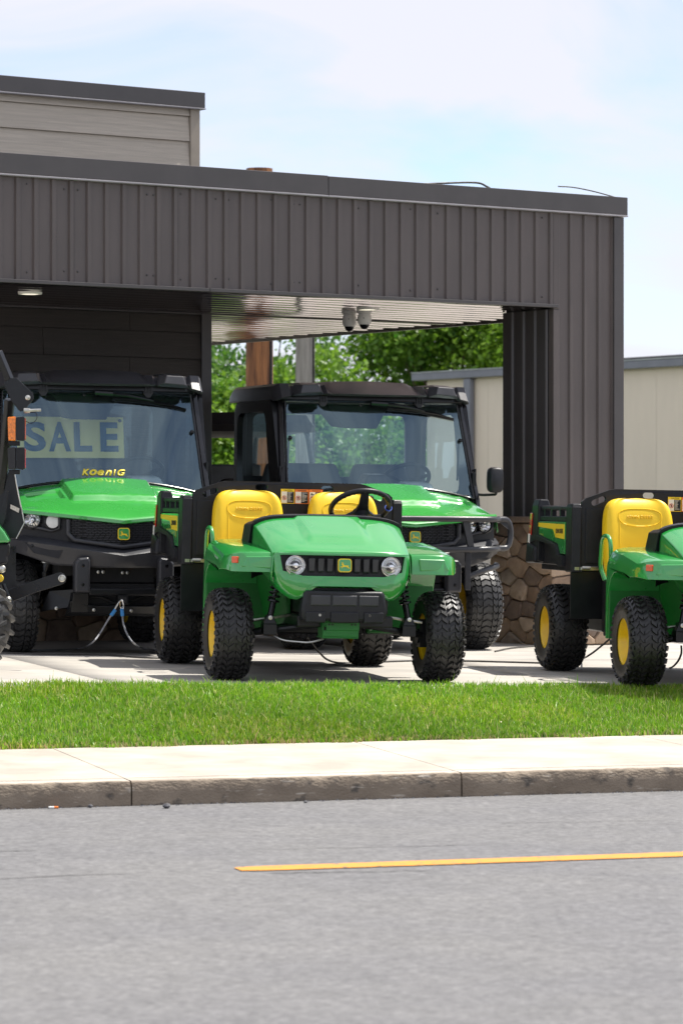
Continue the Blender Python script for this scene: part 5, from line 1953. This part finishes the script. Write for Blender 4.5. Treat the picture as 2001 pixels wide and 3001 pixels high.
    for x0, x1 in ((-.62, .04), (.09, .60)):
        mb = MB().loft([[(x0, 1.18, .80), (x1, 1.18, .80), (x1, 1.34, .80), (x0, 1.34, .80)], [(x0 + .01, 1.24, 1.25), (x1 - .01, 1.24, 1.25), (x1 - .01, 1.38, 1.25), (x0 + .01, 1.38, 1.25)], [(x0 + .05, 1.28, 1.40), (x1 - .05, 1.28, 1.40), (x1 - .05, 1.37, 1.40), (x0 + .05, 1.37, 1.40)]])
        mb.box((x0, .75, .72), (x1, 1.28, .86))
        mb.build('seat', SEATD, root, smooth=0, bevel=.03, seg=3)
    ol = [(-.765, .90), (-.765, 1.84), (-.74, 1.90), (.74, 1.90), (.765, 1.84), (.765, .90)]
    hole = rrect(1.26, .58, .06, 5, 0, 1.50)
    rw = plate('rear_wall', [ol, hole], .015, frame((0, 1.53, 0), (1, 0, 0), (0, 0, 1)), BLACKG, root)
    plate('rear_window', [hole], .0, frame((0, 1.53, 0), (1, 0, 0), (0, 0, 1)), GLASSW, rw)
    # belts
    mb = MB()
    mb.grid([[(-.50, 1.47, 1.80), (-.46, 1.47, 1.80)], [(-.44, 1.40, 1.45), (-.40, 1.40, 1.45)], [(-.20, 1.22, 1.0), (-.16, 1.22, 1.0)]])
    mb.build('seat_belt', DARKIN, root, smooth=0, thick=.004)
    # ---- load bed
    mb = MB().box((-.74, 1.62, .72), (.74, 2.38, .78)).box((-.74, 1.62, .78), (-.69, 2.38, 1.05)).box((.69, 1.62, .78), (.74, 2.38, 1.05)).box((-.69, 1.62, .78), (.69, 1.66, 1.10)).box((-.69, 2.34, .78), (.69, 2.38, 1.05))
    mb.build('load_bed', GREENP, root, smooth=0, bevel=.008)
    # ---- wheels
    for sg in (-1, 1):
        wheel(root, sg * (.655 if sg < 0 else .685), 0, .332, .275, .190, 'terrain', sg, .09, dusty=False)
        wheel(root, sg * .640, 2.00, .332, .275, .190, 'terrain', sg, .09, dusty=False)
    front = ('hood', 'nose_panel', 'grille_frame', 'emblem', 'lamp_surround', 'lamp_bezel', 'bumper', 'bumper_guard', 'guard_foot', 'cross_tube', 'skid_plate', 'hitch_receiver', 'bolt')
    for o in S.objects:
        if o.parent == root and o.name.split('.')[0] in front:
            o.location.z = -.028
    return root, ws

cab, WS = make_cab()
cab2 = copy_tree(cab)
CY = rad(14.5)
CY2 = rad(17)
AX, AY, BX, BY = -1.666, 23.10, .334, 24.45
put(cab, AX, AY, CY, 0.010, pad_z(AX, AY))
tag(cab2, 'green cab utility vehicle with tubular bull bar and side mirror by the stone pillar')
put(cab2, BX, BY, CY2, 0.010, pad_z(BX, BY))
CABM = Matrix.Translation((AX, AY, pad_z(AX, AY))) @ Matrix.Rotation(CY, 4, 'Z')

# name lettering on the windshield foot
def ws_frame(x, t, o):
    e = .02
    p = Vector(WS(x / .69, t))
    q = Vector(WS((x + e) / .69, t))
    r = Vector(WS(x / .69, t + e))
    M = frame(tuple(p), tuple(q - p), tuple(r - p))
    return M @ Matrix.Translation((0, 0, o))
mk = ws_frame(.0, .085, .004)
lw_ = .315
LETY = mat('lettering_yellow', (.95, .72, .06), .35)
text('windshield_lettering', 'K', .058, mk @ Matrix.Translation((-.128, 0, 0)), LETY, cab, height=.052, extrude=.0005, shear=.3, bold=.04)
text('windshield_lettering', 'o', .056, mk @ Matrix.Translation((-.076, -.001, 0)), LETY, cab, height=.050, extrude=.0005, shear=.3, bold=.04)
text('windshield_lettering', 'e', .052, mk @ Matrix.Translation((-.022, -.003, 0)), LETY, cab, height=.044, extrude=.0005, shear=.25, bold=.04)
text('windshield_lettering', 'n', .052, mk @ Matrix.Translation((.034, -.003, 0)), LETY, cab, height=.044, extrude=.0005, shear=.25, bold=.04)
text('windshield_lettering', 'I', .020, mk @ Matrix.Translation((.078, 0, 0)), LETY, cab, height=.050, extrude=.0005, shear=.25, bold=.04)
text('windshield_lettering', 'G', .060, mk @ Matrix.Translation((.126, 0, 0)), LETY, cab, height=.052, extrude=.0005, shear=.3, bold=.04)

# yellow SALE board leaning on the seat backs
sign = thing('sale_sign', 'yellow SALE board with blue letters leaning behind the windshield', 'sign', tuple(CABM @ Vector((-.03, 1.225, 1.395))), CY)
SGY = mat('sign_yellow', (.95, .88, .30), .55, var=.03, vscale=5)
sign.rotation_euler = (rad(-11), 0, CY)
SGB = mat('sign_blue', (.035, .12, .22), .5)
MB().box((-.40, 0, 0), (.40, .012, .312)).build('board', SGY, sign, smooth=0, bevel=.002)
for i, ch in enumerate('SALE'):
    text('letter', ch, .165 if ch in 'SA' else .135, frame((-.268 + .186 * i - (.012 if ch == 'L' else 0), -.001, .160), (1, 0, 0), (0, 0, 1)), SGB, sign, height=.225, extrude=.002, bold=.03)
mb = MB().lathe([(0, .014), (-.006, .012), (-.008, 0)], 14, 'y', Matrix.Translation((.375, -.001, .285)))
mb.build('suction_cup', DARKIN, sign)

# bull bar of the second vehicle
BAR = mat('bar_powder_coat', (0.030, 0.031, 0.036), 0.33, var=0.1, vscale=12, bump=0.05, bscale=300)
def bull():
    mb = MB()
    top = [(-.72, -.34, .965), (-.72, -.50, .975), (-.60, -.735, .978), (-.3, -.79, .978), (.3, -.79, .978), (.60, -.735, .978), (.72, -.50, .975), (.72, -.34, .965)]
    low = [(-.72, -.34, .765), (-.72, -.50, .765), (-.60, -.735, .760), (-.3, -.79, .755), (.3, -.79, .755), (.60, -.735, .760), (.72, -.50, .765), (.72, -.34, .765)]
    mb.tube(round_path(top, .10), .022, 12)
    mb.tube(round_path(low, .10), .022, 12)
    b = mb.build('bull_bar', BAR, cab2, smooth=60)
    for sg in (-1, 1):
        MB().tube(round_path([(sg * .655, -.62, .978), (sg * .745, -.585, .978), (sg * .775, -.57, .87), (sg * .745, -.585, .765), (sg * .655, -.62, .765)], .07), .023, 12).build('bar_end', BAR, b, smooth=60)
        MB().prism([(sg * .66, .965), (sg * .73, .965), (sg * .75, .90)], 'y', -.60, -.59).build('gusset', BAR, b, smooth=0)
        MB().loft([[(sg * .325, -.775, .965), (sg * .385, -.765, .965), (sg * .385, -.735, .965), (sg * .325, -.745, .965)], [(sg * .375, -.765, .765), (sg * .425, -.755, .765), (sg * .425, -.725, .765), (sg * .375, -.735, .765)]]).build('bar_upright', BAR, b, smooth=0, bevel=.004)
        MB().box((sg * .375 - .020, -.765, .46), (sg * .375 + .020, -.735, .75)).build('bar_upright', BAR, b, smooth=0, bevel=.004)
        MB().tube(round_path([(sg * .385, -.74, .56), (sg * .50, -.72, .60), (sg * .66, -.60, .635), (sg * .70, -.45, .64)], .06), .021, 12).build('lower_bar', BAR, b, smooth=60)
bull()
mir = MB().loft([[(.885 + .060 * math.copysign(abs(math.cos(a)) ** .5, math.cos(a)) * k, y, 1.275 + .098 * math.copysign(abs(math.sin(a)) ** .5, math.sin(a)) * k) for a in [2 * math.pi * q / 20 for q in range(20)]] for y, k in ((.06, .80), (.075, .97), (.11, 1.0), (.135, .97), (.14, .9))])
m_ = mir.build('side_mirror', BLACKP, cab2, smooth=50)
MB().tube(round_path([(.74, .24, 1.175), (.80, .17, 1.160), (.895, .11, 1.165), (.90, .11, 1.19)], .03), .010, 8).build('mirror_arm', BLACKM, m_)
MB().box((.735, .19, 1.12), (.765, .28, 1.33)).build('mirror_bracket', BLACKM, m_, smooth=0, bevel=.005)

# ------------------------------------------------------------------ compact tractor at the left edge
TRX, TRY, TRR = -2.262, 19.7, rad(-26)
tz = pad_z(TRX, TRY)
trac = thing('compact_tractor', 'black and green compact tractor, only its rear end showing at the left edge', 'tractor', (TRX, TRY, tz), TRR)
TL = (Matrix.Translation((TRX, TRY, tz)) @ Matrix.Rotation(TRR, 4, 'Z')).inverted()
def px(u, v, Y):
    return tuple(TL @ Vector(atd(u, v, Y)))
wm = link('wheel', rim_mb(.155, .24, .09).mesh('wheel', YPAINT, 40), trac)
wm.location = (0, 0, .302)
wm.rotation_euler = (.3, 0, rad(-90))
link('tyre', tyre_mb(.305, .25, .155, 'ag').mesh('tyre', RUBBER, 32), wm)
def slab(name, pts, Y, th, m, parent=trac, bevel=.003):
    mb = MB()
    mb.loft([[TL @ Vector(atd(u, v, Y)) for u, v in pts], [TL @ (Vector(atd(u, v, Y)) + Vector((-.05, 1.0, 0)) * th) for u, v in pts]])
    return mb.build(name, m, parent, smooth=0, bevel=bevel)
BLK = mat('tractor_black', (0.009, 0.010, 0.013), 0.28, var=.2, vscale=12, spec=.4)
mb = MB().tube([px(-6, 1030, 20.0), px(28, 1112, 20.0)], .030, 4).tube([px(28, 1170, 20.0), px(22, 1240, 20.05), px(14, 1330, 20.1), px(-4, 1480, 20.2), px(-14, 1560, 20.3)], .034, 6)
mb.build('roll_bar', BLK, trac, smooth=30, bevel=.004)
br = slab('roll_bar_hinge', [(9, 1122), (33, 1108), (48, 1106), (96, 1152), (99, 1168), (74, 1200), (60, 1206), (34, 1176)], 19.9, .012, BLK)
slab('roll_bar_hinge', [(9, 1122), (33, 1108), (48, 1106), (90, 1152), (93, 1168), (70, 1198), (56, 1204), (34, 1176)], 19.99, .012, BLK)
for (u, v, r) in ((82, 1165, .016),):
    mb = MB().lathe([(.0, r), (-.012, r), (-.016, r * .6), (-.03, r * .5), (-.03, 0)], 14, 'y', TL @ Matrix.Translation(atd(u, v, 19.9)))
    mb.build('bolt', STEEL, br)
pn = MB().tube([px(72, 1203, 19.85), px(120, 1201, 19.85)], .009, 10).tube([px(70, 1203, 19.85), px(88, 1203, 19.85)], .016, 12)
pn = pn.build('lock_pin', STEEL, trac)
MB().tube(curve_path([px(86, 1208, 19.86), px(106, 1210, 19.85), px(107, 1228, 19.85), px(92, 1240, 19.85), px(72, 1232, 19.86)], 6), .0022, 5).build('pin_lanyard', BLACKM, pn)
def lampbox(v0, v1, lens, back, rim_):
    b = slab('rear_lamp', [(47, v0 + 2), (70, v0), (72, v0 + 4), (72, v1 - 3), (69, v1), (47, v1 - 2)], 19.80, .07, BLACKP, bevel=.006)
    slab('amber_lens' if lens is AMBER else 'dark_lens', [(22, v0 + 2), (46, v0), (46, v1), (24, v1 - 1)], 19.80, .045, lens, b, bevel=.006)
    slab('lamp_edge', [(72.5, v0 + 4), (75, v0 + 6), (75, v1 - 5), (72.5, v1 - 3)], 19.83, .05, rim_, b, bevel=.002)
    slab('lamp_foot', [(24, v1 + .5), (58, v1 + .5), (58, v1 + 14), (26, v1 + 14)], 19.85, .04, BLACKM, b, bevel=.003)
lampbox(1220, 1292, AMBER, BLACKP, ORANGE)
lampbox(1310, 1376, mat('ribbed_dark_lens', (.012, .012, .014), .35, var=.3, vscale=90), BLACKP, REDL)
slab('side_plate', [(26, 1382), (42, 1383), (54, 1448), (72, 1531), (70, 1537), (48, 1578), (8, 1578), (-20, 1560), (-10, 1470)], 20.15, .006, BLK)
MB().tube([px(42, 1383, 20.14), px(54, 1448, 20.14), px(72, 1532, 20.14), px(48, 1579, 20.14)], .004, 5).build('lit_fold_edge', STEEL, trac)  # bright steel line stands in for light along the black sheet's fold
slab('safety_sticker', [(31, 1478), (57, 1490), (55, 1503), (30, 1490)], 20.13, .002, mat('sticker_paper', (.62, .55, .50), .5, var=.2, vscale=120), bevel=0)
slab('bracket', [(16, 1440), (24, 1436), (16, 1520), (4, 1545), (-6, 1540)], 20.0, .02, BLK)
mb = MB()
fl = []
for u, v in ((-40, 1500), (-10, 1532), (12, 1558), (26, 1582), (28, 1590), (-40, 1592)):
    fl.append((u, v))
slab('fender', fl, 19.75, .20, GREEN, bevel=.015)
slab('fender_skirt', [(-40, 1593), (27, 1592), (26, 1618), (20, 1632), (20, 1652), (-40, 1660)], 19.80, .14, BLACKP, bevel=.012)
MB().lathe([(-.02, 0), (-.014, .018), (0, .024), (.014, .018), (.02, 0)], 14, 'y', TL @ Matrix.Translation(atd(6, 1668, 19.75))).build('link_ball', STEEL, trac)
MB().lathe([(-.02, 0), (-.014, .022), (.01, .024)], 14, 'y', TL @ Matrix.Translation(atd(-1, 1695, 19.8))).build('yellow_cap', YPAINT, trac)
arm = [(-30, 1756), (40, 1722), (165, 1680), (178, 1678), (188, 1683), (195, 1694), (193, 1706), (184, 1712), (100, 1738), (40, 1762), (-30, 1790)]
la = slab('lower_link', arm, 20.3, .018, BLK, bevel=.003)
MB().lathe([(.004, .023), (-.012, .023), (-.016, .016), (-.010, .013), (-.010, 0)], 18, 'y', TL @ Matrix.Translation(atd(182, 1695, 20.3))).build('ball_end', STEEL, la)
mb = MB().tube([px(8, 1712, 19.95), px(18, 1738, 19.95), px(34, 1770, 19.95)], .016, 8)
mb.build('lift_lever', BLK, trac, smooth=40)
MB().box(tuple(TL @ Vector(atd(-40, 1740, 20.4))), tuple(TL @ Vector(atd(-120, 1600, 20.9)))).build('axle', BLK, trac, smooth=0)
MB().lathe([(.0, .022), (-.02, .022), (-.03, .012), (-.03, 0)], 12, 'y', TL @ Matrix.Translation(atd(24, 1758, 19.9))).build('bolt', STEEL, trac)

# ------------------------------------------------------------------ dark roofed vehicle behind the cabs
uv = thing('utility_vehicle', 'dark utility vehicle with a black roof, half hidden behind the dark wall corner', 'utility vehicle', (-.98, 28.6, 0), rad(20))
def box_(name, a, b, m, bevel=.02, par=uv, seg=3):
    return MB().box(a, b).build(name, m, par, smooth=0, bevel=bevel, seg=seg)
mb = MB().loft([[(x, y0, 1.72), (x, y0 - .05, 1.78), (x, y0 + .10, zt), (x, 1.35, zt + .01), (x, 1.5, 1.76), (x, 1.45, 1.70)] for x, y0, zt in ((-.74, -.1, 1.83), (-.68, -.2, 1.87), (0, -.25, 1.89), (.68, -.2, 1.87), (.74, -.1, 1.83))])
mb.build('roof', mat('roof_matt_black', (.012, .012, .014), .75, spec=.15, var=.2, vscale=8), uv, smooth=40)
mb = MB()
for sx in (-.68, .68):
    mb.tube(round_path([(sx * 1.0, -.45, .95), (sx, -.12, 1.74), (sx, 1.3, 1.74), (sx, 1.42, .95)], .12), .026, 8)
    mb.tube([(sx, .75, 1.72), (sx, .75, .6)], .024, 8)
mb.build('roll_cage', BLACKM, uv, smooth=60)
box_('body', (-.72, -1.15, .50), (.72, -.30, .98), mat('maroon_paint', (.16, .035, .04), .3, coat=.6, var=.1, vscale=4), .06)
box_('body_tub', (-.70, -.28, .42), (.70, 1.5, .80), BLACKP)
box_('load_bed', (-.72, 1.52, .72), (.72, 2.2, 1.05), BLACKP)
box_('seat', (-.60, .35, .80), (-.04, .95, .95), SEATD)
box_('seat_back', (-.60, .90, .96), (-.04, 1.05, 1.45), SEATD)
box_('seat', (.04, .35, .80), (.60, .95, .95), SEATD)
box_('seat_back', (.04, .90, .96), (.60, 1.05, 1.45), SEATD)
mb = MB()
mb.tube(round_path([(-.5, -1.2, 1.05), (-.5, -1.25, 1.28), (.5, -1.25, 1.28), (.5, -1.2, 1.05)], .08), .022, 8)
mb.build('front_rack', BLACKM, uv, smooth=60)
for x, y in ((-.62, -.75), (.62, -.75), (-.62, 1.6), (.62, 1.6)):
    w = link('wheel', _TY[(.332, .275, .190, 'terrain', .09)][0], uv)
    w.location = (x, y, .326)
    w.rotation_euler = (0, 0, 0 if x > 0 else math.pi)
    link('tyre', _TY[(.332, .275, .190, 'terrain', .09)][1], w)

# ------------------------------------------------------------------ security cables on the pad
def gz(p, up=.006):
    return (p[0], p[1], pad_z(p[0], p[1]) + up)
def gpt(u, v):
    """Point of the pad seen along (u, v): used once, to lay a cable where it lies."""
    Y = 1.02 * 9600 / (v - 1500.5)
    for _ in range(4):
        x = (u - 1000.5) / 9600 * Y
        Y = (1.02 - pad_z(x, Y)) * 9600 / (v - 1500.5)
    return gz(((u - 1000.5) / 9600 * Y, Y))
h = CABM @ Vector((0, -.70, .37))
ct = thing('security_cable', 'grey steel cable with blue sleeves looped through the hitch under the SALE cab', 'cable', (h.x, h.y, 0), 0, 'security cables on the pad')
def rel(p):
    return (p[0] - h.x, p[1] - h.y, p[2])
eye = atd(355, 1765, h.y)
eL, eR = atd(331, 1797, h.y - .02), atd(358, 1797, h.y - .02)
left = [eL, atd(318, 1815, h.y - .04), atd(295, 1853, h.y - .08), atd(270, 1884, h.y - .12), gpt(235, 1903), gpt(160, 1908), gpt(40, 1907), gpt(-120, 1900)]
right = [eR, atd(362, 1830, h.y - .03), atd(375, 1863, h.y - .06), atd(395, 1888, h.y - .10), gpt(425, 1904), gpt(470, 1910), gpt(560, 1912)]
mb = MB().tube(curve_path([rel(p) for p in left], 6), .0065, 7).tube(curve_path([rel(p) for p in right], 6), .0065, 7)
mb.build('cable', CABLE, ct, smooth=60)
for a, b in ((eL, eye), (eR, eye)):
    a, b = Vector(rel(a)), Vector(rel(b))
    d = (b - a).normalized()
    MB().tube([tuple(a - d * .022), tuple(a + d * .028)], .0125, 10).build('sleeve', BLUES, ct)
loop = [rel(eL), tuple((Vector(rel(eL)) * .4 + Vector(rel(eye)) * .6) + Vector((-.012, 0, 0))), tuple(Vector(rel(eye)) + Vector((-.004, 0, .01))), tuple(Vector(rel(eye)) + Vector((.014, 0, -.015))), rel(eR)]
MB().tube(curve_path(loop, 6), .006, 7).build('eye_loop', STEEL, ct)
MB().tube([tuple(Vector(rel(eye)) + Vector((.004 + .011 * math.cos(a), -.01, -.014 + .030 * math.sin(a)))) for a in [2 * math.pi * k / 20 for k in range(20)]], .0042, 6, closed=True).build('snap_link', CHROME, ct)

def ground_cable(pts, label, base, r=.0065, m=CABLEB):
    t = thing('security_cable', label, 'cable', (base[0], base[1], 0), 0, 'security cables on the pad')
    MB().tube(curve_path([(p[0] - base[0], p[1] - base[1], p[2]) for p in pts], 6), r, 7).build('cable', m, t, smooth=60)
ground_cable([gpt(-100, 1912), gpt(60, 1918), gpt(160, 1921), gpt(300, 1922), gpt(440, 1931), gpt(600, 1928)], 'dark cable lying across the pad below the SALE cab, from tractor to cart', gpt(160, 1921))
ground_cable([atd(898, 1868, 20.3), atd(915, 1888, 20.4), atd(935, 1912, 20.6), atd(960, 1934, 20.9), gpt(1000, 1946), gpt(1080, 1944), gpt(1230, 1939), gpt(1360, 1940), gpt(1480, 1943), gpt(1590, 1946)], 'dark cable hanging from the whole cart and running right to the cut-off cart', gpt(1080, 1944))
ground_cable([gpt(1450, 1912), gpt(1500, 1902), gpt(1570, 1896)], 'short dark cable end beside the wheel of the bull bar cab', gpt(1500, 1902))
ground_cable([atd(1785, 1874, 21.0), atd(1760, 1895, 21.1), atd(1730, 1918, 21.3), gpt(1700, 1936), gpt(1640, 1948)], 'dark cable slanting from the cut-off cart down to its rear wheel', gpt(1700, 1936))
ground_cable([atd(1996, 1892, 19.9), atd(1996, 1915, 19.9), atd(1985, 1940, 19.95), gpt(1965, 1960), gpt(1938, 1963)], 'dark cable curling under the nose of the cut-off cart', gpt(1965, 1960))

# ------------------------------------------------------------------ litter and stones on the road by the kerb
def road_pt(u, v, z=ROAD_Z):
    Y = (1.02 - z) * 9600 / (v - 1500.5)
    return ((u - 1000.5) / 9600 * Y, Y, z)
p = road_pt(156, 2371)
bt = thing('cigarette_butt', 'orange and white cigarette butt lying on the road at the kerb foot', 'cigarette butt', (p[0], p[1], ROAD_Z + .006), rad(12))
MB().cyl((-.022, 0, 0), (.004, 0, 0), .0055, 10).build('paper', DECW, bt)
MB().cyl((.0045, 0, 0), (.024, 0, 0), .0056, 10).build('filter', DECO, bt)
peb = mat('pebble_grey', (.10, .10, .11), .85, var=.4, vscale=60)
def pebble(u, v, r, label, z=ROAD_Z, flat=.6):
    q = road_pt(u, v, z)
    rg = random.Random(u)
    mb = MB()
    loops = []
    for i in range(5):
        a = -math.pi / 2 + math.pi * i / 4
        rr = max(.12, math.cos(a))
        loops.append([(r * rr * math.cos(2 * math.pi * k / 8) * rg.uniform(.8, 1.2), r * rr * math.sin(2 * math.pi * k / 8) * rg.uniform(.8, 1.2), r * flat * (1 + math.sin(a)) * rg.uniform(.92, 1.08)) for k in range(8)])
    mb.loft(loops)
    o = mb.build('pebble', peb, None, smooth=60)
    o.location = (q[0], q[1], z)
    tag(o, label, 'pebble', 'pebbles by the kerb')
pebble(489, 2370, .020, 'largest dark pebble on the road in front of the long kerb block')
pebble(265, 2368, .013, 'small dark pebble on the road near the cigarette butt')
pebble(895, 2354, .010, 'small dark pebble at the kerb foot left of the second kerb joint')
pebble(1740, 2322, .013, 'small dark pebble at the kerb foot near the right edge')
# crumbs of gravel along the kerb foot
mb = MB()
rg = random.Random(9)
for k in range(420):
    s, d = rg.uniform(-3.5, 4), -abs(rg.gauss(0, .02))
    q = rp_(s, d, ROAD_Z)
    r = rg.uniform(.002, .006)
    M = Matrix.Translation(q) @ Matrix.Rotation(rg.random() * 6, 4, 'Z')
    mb.add([(-r, -r, 0), (r, -r * .8, 0), (r * .7, r, 0), (-r * .8, r * .9, 0), (r * .1, 0, r * 1.3)], [(0, 1, 4), (1, 2, 4), (2, 3, 4), (3, 0, 4)], M)
tag(mb.build('gravel', peb, smooth=0), kind='stuff')
